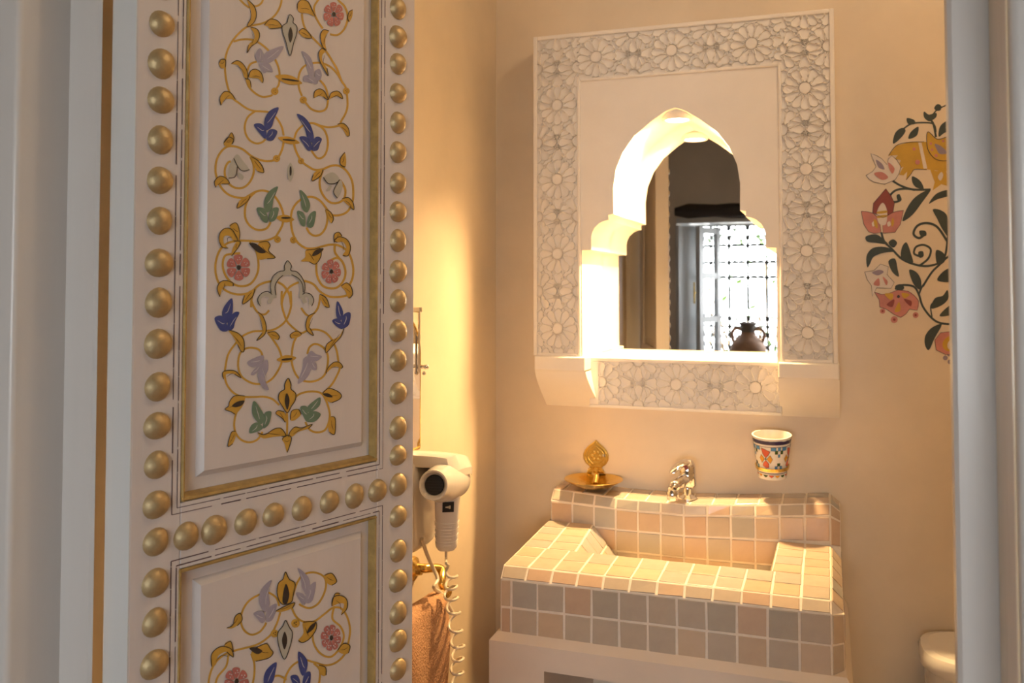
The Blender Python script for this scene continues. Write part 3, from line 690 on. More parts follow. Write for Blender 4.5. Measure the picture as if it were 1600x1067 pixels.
def clip(a, b, r):
    x0, x1, y0, y1 = r; dx, dy = b[0] - a[0], b[1] - a[1]; t0, t1 = 0.0, 1.0
    for p, q in ((-dx, a[0] - x0), (dx, x1 - a[0]), (-dy, a[1] - y0), (dy, y1 - a[1])):
        if abs(p) < 1e-12:
            if q < 0: return None
        else:
            t = q / p
            if p < 0:
                if t > t1: return None
                t0 = max(t0, t)
            else:
                if t < t0: return None
                t1 = min(t1, t)
    if t1 - t0 < 1e-4: return None
    return (a[0] + dx * t0, a[1] + dy * t0), (a[0] + dx * t1, a[1] + dy * t1)
SP = 0.171
def lattice(rect, cx, cz, vertical, hb, yfront, depth=0.0050):
    """twelve-petal star lattice clipped to rect; centres on a rhombic net"""
    mb = MB(); R = 0.0455
    if vertical: hh = hb
    segs = []; hubs = []
    cen = []
    for i in range(-7, 8):
        if vertical: cen += [(cx, cz + i * SP), (cx - hb, cz + (i + .5) * SP), (cx + hb, cz + (i + .5) * SP)]
        else: cen += [(cx + i * SP, cz), (cx + (i + .5) * SP, cz - hb), (cx + (i + .5) * SP, cz + hb)]
    for (ox, oz) in cen:
        if not (rect[0] - .06 < ox < rect[1] + .06 and rect[2] - .06 < oz < rect[3] + .06): continue
        pt = lambda r, a: (ox + R * r * math.cos(a), oz + R * r * math.sin(a))
        D = math.radians; hubs.append((ox, oz))
        for k in range(12):
            a = D(30 * k)
            sp = a + D(15)
            segs += [(pt(.28, a - D(15)), pt(.28, sp)), (pt(.28, sp - D(10)), pt(.57, sp)), (pt(.28, sp + D(10)), pt(.57, sp)), (pt(.57, sp), pt(.84, sp)),
                     (pt(.84, sp), pt(.96, a + D(8))), (pt(.84, sp), pt(.96, a + D(22)))]
            segs += [(pt(.96, a + D(8)), pt(1.0, a)), (pt(1.0, a), pt(.96, a - D(8)))]
            segs += [(pt(.96, a + D(8)), pt(1.09, sp)), (pt(.96, a + D(22)), pt(1.09, sp))]
    # little octagons halfway between the full stars, tied to their tips
    for i in range(-7, 8):
        o = (cx, cz + (i + .5) * SP) if vertical else (cx + (i + .5) * SP, cz)
        for sx in (-1, 1):
            q = (o[0], o[1] + sx * 0.012) if vertical else (o[0] + sx * 0.012, o[1])
            ring = [(q[0] + .0055 * math.cos(PI / 8 + j * PI / 4), q[1] + .0055 * math.sin(PI / 8 + j * PI / 4)) for j in range(8)]
            segs += [(ring[j], ring[(j + 1) % 8]) for j in range(8)]
            for sy in (-1, 1):
                if vertical:
                    segs += [((q[0] + sy * .004, q[1] + sx * .004), (o[0] + sy * 0.0128, o[1] + sx * (SP / 2 - .0478))), ((q[0] + sy * .0055, q[1]), (o[0] + sy * .030, o[1] + sx * .020))]
                else:
                    segs += [((q[0] + sx * .004, q[1] + sy * .004), (o[0] + sx * (SP / 2 - .0478), o[1] + sy * 0.0128)), ((q[0], q[1] + sy * .0055), (o[0] + sx * .020, o[1] + sy * .030))]
    w = 0.00120
    for a, b in segs:
        c = clip(a, b, rect)
        if not c: continue
        (ax, az), (bx, bz) = c; L = math.hypot(bx - ax, bz - az); nx, nz = -(bz - az) / L * w, (bx - ax) / L * w
        ex, ez = (bx - ax) / L * w * .6, (bz - az) / L * w * .6
        ax -= ex; az -= ez; bx += ex; bz += ez
        k = 1.25
        vs = [(ax + nx * k, yfront + depth, az + nz * k), (bx + nx * k, yfront + depth, bz + nz * k), (bx - nx * k, yfront + depth, bz - nz * k), (ax - nx * k, yfront + depth, az - nz * k),
              (ax + nx * .8, yfront, az + nz * .8), (bx + nx * .8, yfront, bz + nz * .8), (bx - nx * .8, yfront, bz - nz * .8), (ax - nx * .8, yfront, az - nz * .8)]
        mb.add(vs, [(4, 5, 6, 7), (0, 1, 5, 4), (2, 3, 7, 6), (1, 2, 6, 5), (3, 0, 4, 7)])
    for ox, oz in hubs:
        q = [(ox + R * .28 * math.cos(j * PI / 6), oz + R * .28 * math.sin(j * PI / 6)) for j in range(12)]
        if all(rect[0] < x < rect[1] and rect[2] < z < rect[3] for x, z in q):
            mb.prism([(x, yfront + .001, z) for x, z in q], (0, depth - .001, 0))
    return mb
lattice((FX0 + rw, IX0 - .007, FZ0 + .008, FZ1 - rw), -0.5785, 1.253, True, 0.0475, YF).build('star_lattice', 'gypsum', fr)['kind'] = 'stuff'
lattice((IX1 + .007, FX1 - rw, FZ0 + .008, FZ1 - rw), -0.0365, 1.253, True, 0.0475, YF).build('star_lattice', 'gypsum', fr)['kind'] = 'stuff'
lattice((IX0 - .007, IX1 + .007, IZ1 + .007, FZ1 - rw), -0.3155, 1.870, False, 0.0475, YF).build('star_lattice', 'gypsum', fr)['kind'] = 'stuff'
# sill box with its own lattice
PX0, PX1, PZ0, PZ1, PY = -0.515, -0.0915, 1.0725, 1.187, 2.008
sb = MB().box((PX0, PY + .0046, PZ0), (PX1, YB + .002, PZ1)); sb.box((CXA - .24, YB, PZ1 - .03), (CXA + .24, YM + .01, PZ1))
sb.box((PX0, PY, PZ1 - .009), (PX1, PY + .012, PZ1)); sb.box((PX0, PY, PZ0), (PX1, PY + .01, PZ0 + .007)); sb.box((PX0, PY, PZ0 + .007), (PX0 + .022, PY + .01, PZ1 - .009)); sb.box((PX1 - .005, PY, PZ0 + .007), (PX1, PY + .012, PZ1 - .009))
sb.build('sill', 'gypsum', fr, bevel=0.002)
lattice((PX0 + .022, PX1 - .005, PZ0 + .007, PZ1 - .009), -0.317, 1.131, False, 0.050, PY).build('star_lattice', 'gypsum', fr)['kind'] = 'stuff'
for x0, x1, fl0, fl1 in ((-0.630, -0.511, 0.006, 0.016), (-0.0955, 0.0246, 0.0, 0.0)):
    MB().box((x0, 1.953, 1.158), (x1, YB + .002, FZ0 + .001)).build('plinth_block', 'gypsum', fr, bevel=0.003)
    mb = MB(); prof = []
    for i in range(9):
        a = i / 8; y = 1.957 + (2.032 - 1.957) * (1 - math.cos(a * PI / 2)) ** .75; z = 1.158 - .088 * a; prof.append((y, z, a))
    rowsL = [Vector((x0 + fl0 * a, y, z)) for y, z, a in prof]; rowsR = [Vector((x1 + fl1 * a, y, z)) for y, z, a in prof]
    bL = [Vector((x0 + fl0 * a, YB + .002, z)) for y, z, a in prof]; bR = [Vector((x1 + fl1 * a, YB + .002, z)) for y, z, a in prof]
    mb.grid([bL, rowsL, rowsR, bR]); mb.add([bL[-1], rowsL[-1], rowsR[-1], bR[-1]], [(0, 1, 2, 3)])
    mb.build('bracket', 'gypsum', fr, autos=30)
MB().box((CXA - .222, YM, 1.18), (CXA + .222, YM + .006, 1.755)).build('mirror_glass', 'mirror', fr)

# recessed downlight in the crown of the arch
LP = Vector((-0.3115, 2.016, 1.724))
dl = empty('downlight', LP)
tag(dl, 'small round recessed downlight glowing in the crown of the mirror arch', 'lamp')
MB().lathe([(0.034, 0.012), (0.034, 0.002), (0.031, -0.002), (0.0255, -0.001), (0.0255, 0.004)], LP, n=32).build('trim_ring', 'gypsum', dl, smooth=True)
MB().lathe([(0.0, 0.0005), (0.0255, 0.0005), (0.0255, 0.002), (0.0, 0.002)], LP, n=32).build('lamp_face', 'lamp', dl)
MB().lathe([(0.030, 0.002), (0.030, 0.010), (0.024, 0.03), (0.0, 0.036)], LP, n=24).build('housing', 'gypsum', dl, smooth=True)
sp = light('AREA', 'downlight_beam', LP + Vector((0, 0, -0.0035)), 17.5, WARM, shape='DISK', size=0.048, spread=math.radians(146))

# added lamp, unseen above the frame, giving warm fill to the bathroom walls
cf = empty('fill_lamp', (0.45, 1.15, 2.65))
tag(cf, 'added unseen fill lamp on a round brass base, high over the bathroom floor', 'lamp')
MB().lathe([(0.0, -.001), (0.06, -.001), (0.06, -.03), (0.0, -.03)], (0.45, 1.15, 2.65), n=24).build('base', 'brass', cf, smooth=True)
cl = light('POINT', 'fill_lamp_glow', (0.45, 1.15, 2.55), 11.5, (1.0, 0.79, 0.55), shadow_soft_size=0.06)

# =================================================================== SINK
YS = YB - 0.0015
sink = empty('sink', (-0.3, 1.84, 0.0))
tag(sink, 'tiled masonry washbasin in square beige zellige tiles built against the tan wall', 'sink')
body = MB()
tile_n = [0]
def zl(x):   # sagging ledge height
    pts = [(-0.62, 0.8925), (-0.52, 0.8885), (-0.437, 0.8845), (-0.291, 0.8835), (-0.15, 0.893), (0.03, 0.909)]
    for (a, za), (b, zb) in zip(pts[:-1], pts[1:]):
        if x <= b: return za + (zb - za) * (x - a) / (b - a)
    return pts[-1][1]
def patch(c00, c10, c11, c01, us, vs, h=0.0016, gap=0.0022, fn=None, skip=None):
    """tiles on a bilinear patch; us, vs = lists of fractions"""
    c00, c10, c11, c01 = map(Vector, (c00, c10, c11, c01))
    if fn is None:
        fn = lambda u, v: c00 * (1 - u) * (1 - v) + c10 * u * (1 - v) + c11 * u * v + c01 * (1 - u) * v
    lu = ((fn(1, .5) - fn(0, .5)).length); lv = ((fn(.5, 1) - fn(.5, 0)).length)
    fine_u = sorted(set(us + [i / 12 for i in range(13)]))
    body.grid([[fn(u, v) for u in fine_u] for v in sorted(set(vs + [0.5]))])
    for i in range(len(us) - 1):
        for j in range(len(vs) - 1):
            if skip and skip(i, j): continue
            gu, gv = gap / lu, gap / lv
            jit = lambda k: rnd.uniform(-.0006, .0006) / k
            u0, u1, v0, v1 = us[i] + gu, us[i + 1] - gu, vs[j] + gv, vs[j + 1] - gv
            q = [(u0 + jit(lu), v0 + jit(lv)), (u1 + jit(lu), v0 + jit(lv)), (u1 + jit(lu), v1 + jit(lv)), (u0 + jit(lu), v1 + jit(lv))]
            P0 = [fn(*a) for a in q]
            n = ((P0[1] - P0[0]).cross(P0[3] - P0[0]))
            if n.length < 1e-9: continue
            n.normalize()
            c = sum(P0, Vector()) / 4
            hh = h * rnd.uniform(.75, 1.25)
            tilt = [rnd.uniform(-.0004, .0004) for _ in range(4)]
            lo = [p - n * .001 for p in P0]; mid = [p + n * (hh * .6 + t) for p, t in zip(P0, tilt)]
            e = 0.0014
            top = [p + (c - p).normalized() * e + n * (hh + t) for p, t in zip(P0, tilt)]
            vs_ = lo + mid + top
            mb = MB(); fs = []
            for k in range(4):
                k2 = (k + 1) % 4; fs += [(k, k2, 4 + k2, 4 + k), (4 + k, 4 + k2, 8 + k2, 8 + k)]
            fs.append((8, 9, 10, 11)); mb.add(vs_, fs)
            me = bpy.data.meshes.new('tile'); loc = c
            me.from_pydata([v - loc for v in mb.v], [], mb.f); me.materials.append(M['tile'])
            me.update(); link('tile', me, sink, loc); tile_n[0] += 1
def fr_(n, first=None):
    if first is None: return [i / n for i in range(n + 1)]
    return [0] + [first + (1 - first) * i / n for i in range(n + 1)]
SX0, SX1 = -0.594, 0.003
Y0, Y1, Y2, Y3 = 1.632, 1.650, 1.766, 1.946
ZB, ZV, ZT = 0.686, 0.790, 0.811
ZA = 0.823
# front face, two courses with a narrow first column
patch((SX0, Y0, ZB), (SX1, Y0, ZB + .003), (SX1, Y0, ZV + .004), (SX0, Y0, ZV), fr_(11, 0.036), fr_(2))
patch((SX0, Y0, ZV), (SX1, Y0, ZV + .004), (SX1, Y1, ZT), (SX0, Y1, ZT), fr_(12), [0, 1])
# rim top
def rimfn(u, v):
    y = Y1 + (Y2 - Y1) * v; x = SX0 + (SX1 - SX0) * u
    return Vector((x, y, ZT + .004 * v))
patch(*[(0, 0, 0)] * 4, fr_(12), fr_(2), fn=rimfn)
# arms
AL, AR = -0.478, -0.1
patch((SX0, Y2, ZT + .004), (AL - .004, Y2, ZT + .004), (AL - .014, Y3, ZA), (SX0, Y3, ZA), [0, .48, 1], fr_(4))
patch((AR - .002, Y2, ZT + .004), (SX1, Y2, ZT + .004), (SX1, Y3, ZA), (AR + .002, Y3, ZA), [0, .52, 1], fr_(4))
# sloping basin cheeks
patch((AL - .004, Y2, ZT + .004), (-0.418, Y2, 0.745), (-0.428, Y3, 0.745), (AL - .014, Y3, ZA), [0, .5, 1], fr_(4))
patch((-0.122, Y2, 0.745), (AR - .002, Y2, ZT + .004), (AR + .002, Y3, ZA), (-0.118, Y3, 0.745), [0, .5, 1], fr_(4))
# front inner wall and floor of the basin
patch((-0.418, Y2, 0.745), (-0.122, Y2, 0.745), (AR - .002, Y2, ZT + .004), (AL - .004, Y2, ZT + .004), fr_(6), [0, 1])
patch((-0.418, Y2, 0.745), (-0.428, Y3, 0.745), (-0.118, Y3, 0.745), (-0.122, Y2, 0.745), fr_(4), fr_(6))
# ledge : vertical courses, bevel course and top
def ledge_v(u, v):
    x = SX0 + .006 + (SX1 - SX0 - .006) * u; top = zl(x) - .023
    return Vector((x, Y3 + .003 * (1 - v), 0.745 + (top - 0.745) * v))
patch(*[(0, 0, 0)] * 4, fr_(12), [0, .22, .62, 1], fn=ledge_v, skip=lambda i, j: (i < 2 and j < 2) or (i >= 10 and j < 2) or (j == 0 and (i < 3 or i > 9)))
def yl(x):
    t = (x - SX0) / (SX1 - SX0); return 1.967 - .014 * math.sin(PI * min(1, max(0, t * 1.1))) - .008 * t
def ledge_b(u, v):
    x = SX0 + .006 + (SX1 - SX0 - .006) * u; z = zl(x)
    return Vector((x, Y3 + (yl(x) - Y3) * v, z - .023 + .0225 * v))
patch(*[(0, 0, 0)] * 4, fr_(12), [0, 1], fn=ledge_b)
def ledge_t(u, v):
    x = SX0 + .006 + (SX1 - SX0 - .006) * u; z = zl(x); y = yl(x)
    return Vector((x, y + (YS - y) * v, z - .0005 + .001 * v))
patch(*[(0, 0, 0)] * 4, fr_(12, .04), [0, .55, 1], fn=ledge_t)
# chamfered right side and the plain sides
XC = 0.023
patch((SX1, Y0, ZB + .003), (XC, Y0 + .03, ZB + .003), (XC, Y0 + .03, ZV - .004), (SX1, Y0, ZV + .004), [0, 1], fr_(2))
patch((SX1, Y1, ZT), (XC, Y1 + .02, ZV - .004), (XC, Y3, ZV + .008), (SX1, Y3, ZA), [0, 1], fr_(5))
body.add([(SX1, Y0, ZV + .004), (XC, Y0 + .03, ZV - .004), (XC, Y1 + .02, ZV - .004), (SX1, Y1, ZT)], [(0, 1, 2, 3)])
patch((XC, Y0 + .03, ZB + .003), (XC, YS, ZB + .003), (XC, YS, ZV), (XC, Y0 + .03, ZV - .004), fr_(7), fr_(2))
xe = SX1
patch((xe, Y3, ZA), (XC, Y3 + .01, ZV + .03), (XC, Y3 + .01, zl(xe) - .035), (xe, Y3, zl(xe) - .023), [0, 1], fr_(1))
patch((xe, Y3, zl(xe) - .023), (XC, Y3 + .01, zl(xe) - .035), (XC, yl(xe) + .01, zl(xe) - .018), (xe, yl(xe), zl(xe)), [0, 1], [0, 1])
patch((xe, yl(xe), zl(xe)), (XC, yl(xe) + .01, zl(xe) - .018), (XC, YS, zl(xe) - .018), (xe, YS, zl(xe)), [0, 1], [0, .5, 1])
body.add([(XC, Y3 + .01, ZV + .0), (XC, YS, ZV), (XC, YS, zl(xe) - .018), (XC, yl(xe) + .01, zl(xe) - .018), (XC, Y3 + .01, zl(xe) - .035)], [(0, 1, 2, 3, 4)])
patch((SX0, YS, ZB), (SX0, Y0, ZB), (SX0, Y0, ZV), (SX0, YS, ZV), fr_(8), fr_(2))
body.add([(SX0, Y0, ZV), (SX0, Y1, ZT), (SX0, Y3, ZA), (SX0, YS, ZA), (SX0, YS, ZV)], [(0, 1, 2, 3, 4)])
x = SX0 + .006
body.add([(x, Y3, ZA - .01), (x, YS, ZA - .01), (x, YS, zl(x)), (x, yl(x), zl(x) - .0005), (x, Y3, zl(x) - .023)], [(0, 1, 2, 3, 4)])
body.add([(SX1, Y3, ZA), (XC, Y3, ZV + .008), (XC, Y3 + .01, ZV + .03)], [(0, 1, 2)]); body.add([(XC, Y3, ZV), (XC, Y3 + .012, ZV), (XC, Y3 + .012, ZV + .03), (XC, Y3, ZV + .008)], [(0, 1, 2, 3)])
body.build('grout_body', 'grout', sink)
# plaster plinth with an open shelf in its front
p = atY(850, 1049, 1.617); OX0, OZ1 = p.x, p.z; OX1, OZ0 = -0.09, 0.12
pb = MB()
BX0, BX1, BY = -0.612, 0.036, 1.617
pb.box((BX0, BY, 0), (OX0, YS, ZB - .008)); pb.box((OX1, BY, 0), (BX1, YS, ZB - .008))
pb.box((OX0, BY, OZ1), (OX1, YS, ZB - .008)); pb.box((OX0, BY, 0), (OX1, YS, OZ0)); pb.box((OX0, 1.99, OZ0), (OX1, YS, OZ1))
pb.add([(BX0, BY, ZB - .008), (BX1, BY, ZB - .008), (BX1, YS, ZB - .008), (BX0, YS, ZB - .008), (BX0 + .012, BY + .013, ZB + .006), (BX1 - .01, BY + .013, ZB + .006), (BX1 - .01, YS, ZB + .006), (BX0 + .012, YS, ZB + .006)],
       [(0, 1, 5, 4), (1, 2, 6, 5), (3, 0, 4, 7), (4, 5, 6, 7)])
pb.build('plinth', 'base', sink)

# faucet ------------------------------------------------------------------
fc = Vector((-0.2905, 1.992, zl(-0.29) + .002))
fau = empty('faucet', fc); tag(fau, 'chrome single-lever mixer tap on the tiled ledge', 'tap')
MB().lathe([(0.0, 0), (0.0195, 0), (0.0195, .003), (0.014, .006), (0.0085, .010), (0.0085, .022), (0.016, .027), (0.0190, .031), (0.0195, .054), (0.018, .058), (0.0, .059)], fc, n=28).build('tap_body', 'chrome', fau, smooth=True)
sd = Vector((-0.35, -1, 0)).normalized()
MB().tube(catmull([fc + Vector((0, 0, .042)), fc + sd * .03 + Vector((0, 0, .044)), fc + sd * .055 + Vector((0, 0, .040)), fc + sd * .068 + Vector((0, 0, .032))], 5), [.0135] * 8 + [.0125] * 5 + [.0115, .011, .0105], 14).build('spout', 'chrome', fau, smooth=True)
MB().lathe([(0.0, -.004), (0.0105, -.004), (0.0135, .002), (0.0135, .012), (0.010, .018), (0.0, .019)], fc + sd * .068 + Vector((0, 0, .014)), n=20).build('aerator', 'chrome', fau, smooth=True)
hp = fc + Vector((0, 0, .058))
lev = MB(); lev.lathe([(0.0190, 0), (0.0190, .010), (0.0165, .018), (0.010, .027), (0.0, .029)], hp, n=28)
ld = Vector((-0.55, -1, 0)).normalized(); lx = ld.cross(Vector((0, 0, 1)))
rows = []
for a, w, z, h in ((-.005, .012, .026, .008), (.012, .0125, .029, .008), (.028, .012, .027, .006), (.044, .011, .021, .004), (.054, .0075, .015, .003), (.057, .002, .013, .002)):
    c = hp + ld * a + Vector((0, 0, z - .008)); rows.append([c + lx * (w * math.cos(t)) + Vector((0, 0, h * math.sin(t))) for t in [2 * PI * k / 12 for k in range(12)]])
lev.grid(rows, closed_u=True); lev.add(rows[-1], [tuple(range(12))])
lev.build('lever', 'chrome', fau, smooth=True)
q = hp + Vector((0, 0, .012)) + Vector((0.02, -1, 0)).normalized() * .0183
m = MB().lathe([(0.0045, 0), (0.004, .0015), (0, .002)], q, ax=(0.02, -1, .1), n=12).build('hot_cold_dot', 'm_red', fau, smooth=True); tag(m, 'red dot on the lever')

# brass soap dish --------------------------------------------------------
dc = Vector((-0.5005, 1.987, 0.912))
sdsh = empty('soap_dish', dc); tag(sdsh, 'engraved brass soap dish with onion-shaped wall plate above the left ledge', 'soap dish')
MB().lathe([(0.0, -.0185), (.022, -.0175), (.040, -.0125), (.056, -.004), (.0645, .0015), (.0665, .0025), (.0655, .0036), (.062, .002), (.054, -.0015), (.040, -.008), (.022, -.0125), (0.0, -.0135)], dc, n=48).build('dish', 'brass', sdsh, smooth=True)
pc = atY(931, 712, YB - .004)
hp_ = [(0.0, .037), (.007, .0305), (.018, .022), (.026, .013), (.0305, .003), (.0300, -.008), (.025, -.018), (.016, -.025), (.013, -.029), (.019, -.034), (.023, -.040)]
po_ = [(pc.x + x_, pc.z + z_) for x_, z_ in hp_] + [(pc.x - x_, pc.z + z_) for x_, z_ in reversed(hp_[1:])]
mb = MB().prism([(x_, YB - .0055, z_) for x_, z_ in po_], (0, .0065, 0))
mb.build('wall_plate', 'brass', sdsh, bevel=.0015)
mb = MB()
for sc_ in (.86, .62):
    mb.tube([(pc.x + (x_ - pc.x) * sc_, YB - .0062, pc.z + (z_ - pc.z) * sc_) for x_, z_ in po_ + [po_[0]]], .0011, 6)
for k in range(6):
    a = k * PI / 3; mb.lathe([(.0045, 0), (.003, .0016), (0, .002)], (pc.x + .009 * math.cos(a), YB - .0057, pc.z + .009 * math.sin(a)), ax=(0, -1, 0), n=8)
mb.build('engraving', 'brass', sdsh, smooth=True)
MB().tube(catmull([Vector((pc.x, YB - .006, pc.z - .030)), Vector((pc.x, 2.03, pc.z - .040)), Vector((dc.x, 2.015, dc.z + .004)), Vector((dc.x, 2.0, dc.z - .010))], 5), .0065, 10).build('bracket_arm', 'brass', sdsh, smooth=True)
m = MB().lathe([(.0045, 0), (.0040, .0018), (0, .0022)], (pc.x + .020, YB - .0055, pc.z + .002), ax=(0, -1, 0), n=12).build('screw', 'chrome', sdsh, smooth=True); tag(m, 'silver screw head')

# tumbler and holder ------------------------------------------------------
tb = Vector((-0.1115, 1.988, 0.9475))
tum = empty('tumbler', tb); tag(tum, 'white ceramic tumbler with coloured star mosaic and blue rim, hung on the wall', 'cup')
TH_ = 0.0905
TAX = Vector((0.0, -0.11, 1)).normalized(); TE1 = Vector((1, 0, 0)); TE2 = TAX.cross(TE1)
def tr(h): return 0.0285 + (0.0408 - 0.0285) * (h / TH_) ** 1.15
def tp(a, h, o=0.0): return tb + TAX * h + (TE1 * math.sin(a) - TE2 * math.cos(a)) * (tr(h) + o)
cup = MB(); n = 48
hs = [0, .004, .02, .04, .06, .0745, .0825, .089, TH_]
cup.grid([[tp(2 * PI * k / n, h) for k in range(n)] for h in hs], closed_u=True)
cup.grid([[tp(2 * PI * k / n, h, -.0035 if h > .004 else -.006) for k in range(n)] for h in reversed(hs[1:])], closed_u=True)
cup.grid([[tp(2 * PI * k / n, TH_) for k in range(n)], [tp(2 * PI * k / n, TH_ + .0006, -.0018) for k in range(n)], [tp(2 * PI * k / n, TH_, -.0035) for k in range(n)]], closed_u=True)
cup.add([tp(2 * PI * k / n, 0) for k in range(n)], [tuple(range(n))]); cup.add([tp(2 * PI * k / n, .004, -.006) for k in range(n)], [tuple(range(n))])
cup.build('cup', 'ceramic', tum, smooth=True)
def band(name, m, h0, h1, wav=0.0):
    r = random.Random(3); off = [r.uniform(-wav, wav) for _ in range(n)]
    MB().grid([[tp(2 * PI * k / n, h0, .0003) for k in range(n)], [tp(2 * PI * k / n, h1 + off[k], .0003) for k in range(n)]], closed_u=True).build(name, m, tum, smooth=True)
band('rim_band', 'c_indigo', .0775, .0855, .001); band('thin_band', 'c_indigo', .0722, .0732); band('foot_line', 'c_indigo', .0135, .0150)
def cells(name, m, polys):
    mb = MB(); ink = MB()
    for pl_ in polys:
        c = (sum(p[0] for p in pl_) / len(pl_), sum(p[1] for p in pl_) / len(pl_))
        dens = []
        for i in range(len(pl_)):
            a, b = pl_[i], pl_[(i + 1) % len(pl_)]; dens += [a, ((a[0] + b[0]) / 2, (a[1] + b[1]) / 2)]
        mb.add([tp(*c, .0006)] + [tp(*q_, .0006) for q_ in dens], [(0, i + 1, (i + 1) % len(dens) + 1) for i in range(len(dens))])
        big = [(c[0] + (x_ - c[0]) * 1.14, c[1] + (z_ - c[1]) * 1.14) for x_, z_ in dens]
        ink.add([tp(*c, .0004)] + [tp(*q_, .0004) for q_ in big], [(0, i + 1, (i + 1) % len(big) + 1) for i in range(len(big))])
    mb.build(name, m, tum)['kind'] = 'stuff'; ink.build('mosaic_outline', 'ink', tum)['kind'] = 'stuff'
red, org, blu, grn = [], [], [], []
HM = .046
def wide(ps, c): return [[(c + (x_ - c) * 1.3, HM + (z_ - HM) * 1.12) for x_, z_ in q_] for q_ in ps]
for k in range(4):
    c = -0.32 + k * PI / 2
    kite = lambda dx, dz, w, hgt: [(c + dx - w, HM + dz), (c + dx, HM + dz - hgt), (c + dx + w, HM + dz), (c + dx, HM + dz + hgt)]
    red += wide([[(c, HM + .003), (c + .13, HM + .009), (c + .20, HM + .015), (c, HM + .0185), (c - .17, HM + .0205), (c - .12, HM + .010)],
            [(c, HM - .003), (c + .13, HM - .009), (c + .12, HM - .016), (c - .02, HM - .017), (c - .17, HM - .013), (c - .12, HM - .008)]], c)
    org += wide([[(c - .06, HM), (c - .21, HM + .0075), (c - .31, HM), (c - .21, HM - .0075)], [(c + .06, HM), (c + .21, HM + .0075), (c + .31, HM), (c + .21, HM - .0075)]], c)
    grn += [[(c - .035, HM - .002), (c + .035, HM - .002), (c + .035, HM + .002), (c - .035, HM + .002)]]
    m_ = c + PI / 4
    sq = lambda x_, z_, w=.075, h_=.0036: [(m_ + x_ - w, HM + z_ - h_), (m_ + x_ + w, HM + z_ - h_), (m_ + x_ + w, HM + z_ + h_), (m_ + x_ - w, HM + z_ + h_)]
    blu += [sq(-.32, .0225, .13), sq(.0, .0225), sq(.32, .0225, .13), sq(0.0, .008, .06, .003), sq(-.16, -.0185), sq(.16, -.0185)]
    grn += [sq(-.16, .0155), sq(.16, .0155), sq(0, -.0115, .09, .003)]
    blu += []
cells('red_mosaic', 'c_red', red); cells('orange_mosaic', 'c_orange', org); cells('blue_mosaic', 'c_blue', blu); cells('green_mosaic', 'c_green', grn)
ft = []
for k in range(15):
    a = k * 2 * PI / 15; ft.append((k % 3, [(a - .17, .0105), (a + .17, .0105), (a + .10, .0075), (a, .0055), (a - .10, .0075)]))
for i, m_ in enumerate(('c_red', 'c_orange', 'c_green')): cells('foot_mosaic', m_, [q_ for j, q_ in ft if j == i])
hold = empty('tumbler_holder', (tb.x, YB, tb.z + .018)); tag(hold, 'brass ring holder on the wall gripping the patterned tumbler', 'holder')
mb = MB(); hh = .0185
rows = [[tp(2 * PI * k / n, hh + dh, o) for k in range(n)] for dh, o in ((0, .0012), (0, .0036), (.007, .0040), (.007, .0012), (0, .0012))]
mb.grid(rows, closed_u=True); mb.build('ring', 'brass', hold, smooth=True)
rc = tp(PI, hh + .0035, .003)
MB().tube([rc, Vector((rc.x, YB - .002, rc.z))], .005, 10).build('arm', 'brass', hold, smooth=True)
MB().lathe([(0, 0), (.014, 0), (.013, .004), (0, .005)], (rc.x, YB + .0005, rc.z), ax=(0, -1, 0), n=20).build('wall_plate', 'brass', hold, smooth=True)

# =================================================================== LEFT WALL THINGS
# hair dryer in its holder
def rbox(c, h, e=4.0, nu=20, nv=10):
    """superellipsoid"""
    c = Vector(c); rows = []
    sg = lambda v, p: math.copysign(abs(v) ** p, v)
    for j in range(nv + 1):
        b = -PI / 2 + PI * j / nv; row = []
        for i in range(nu):
            a = 2 * PI * i / nu; p_ = 2 / e
            row.append(c + Vector((h[0] * sg(math.cos(b), p_) * sg(math.cos(a), p_), h[1] * sg(math.cos(b), p_) * sg(math.sin(a), p_), h[2] * sg(math.sin(b), p_))))
        rows.append(row)
    return rows
NZ = atX(677, 758, -0.645); BK = atX(712, 749, -0.672)
axd = (BK - NZ).normalized()
hol = empty('dryer_holder', (XL, 1.55, 0.9)); tag(hol, 'white plastic wall holder with rounded hood over the hair dryer', 'holder')
hc = atX(681, 722, -0.690)
mb = MB(); rows = []
for j in range(15):
    a = -1 + 2 * j / 14; y = hc.y + .050 * a; row = []
    for k in range(17):
        b = -1 + 2 * k / 16
        zz_ = hc.z + .020 * (1 - abs(a) ** 4 * .5) * (1 - abs(b) ** 4 * .35) - .010 * a - (.020 if b > .96 else 0) * (1 - a * .3)
        row.append(Vector((XL + .064 * (1 + b) * (1 - .06 * abs(a) ** 6), y, zz_)))
    rows.append(row)
low = [[p_ - Vector((0, 0, .013 + .008 * (1 - (2 * k / 16 - 1) ** 2) * (0 if 0 < j_ < 14 else 1))) for k, p_ in enumerate(r_)] for j_, r_ in enumerate(rows)]
mb.grid(rows); mb.grid(low, flip=True)
for A_, B_ in ((rows[0], low[0]), (rows[-1], low[-1]), ([r_[-1] for r_ in rows], [r_[-1] for r_ in low]), ([r_[0] for r_ in rows], [r_[0] for r_ in low])): mb.grid([A_, B_])
mb.build('hood', 'plastic', hol, autos=60)
MB().obox(Vector((XL + .050, hc.y + .048, hc.z - .028)), (.048, 0, 0), (0, .0025, 0), (0, 0, .034)).build('side_cheek', 'plastic', hol, bevel=.002)
bc = atX(664, 795, -0.722)
MB().grid(rbox((XL + .028, bc.y - .03, bc.z + .02), (.028, .062, .085), 5), closed_u=True).build('back_plate', 'plastic', hol, smooth=True)
dry = empty('hair_dryer', (NZ + BK) / 2); tag(dry, 'white hair dryer with black nozzle grille hanging on the left wall', 'hair dryer')
Ld = (BK - NZ).length
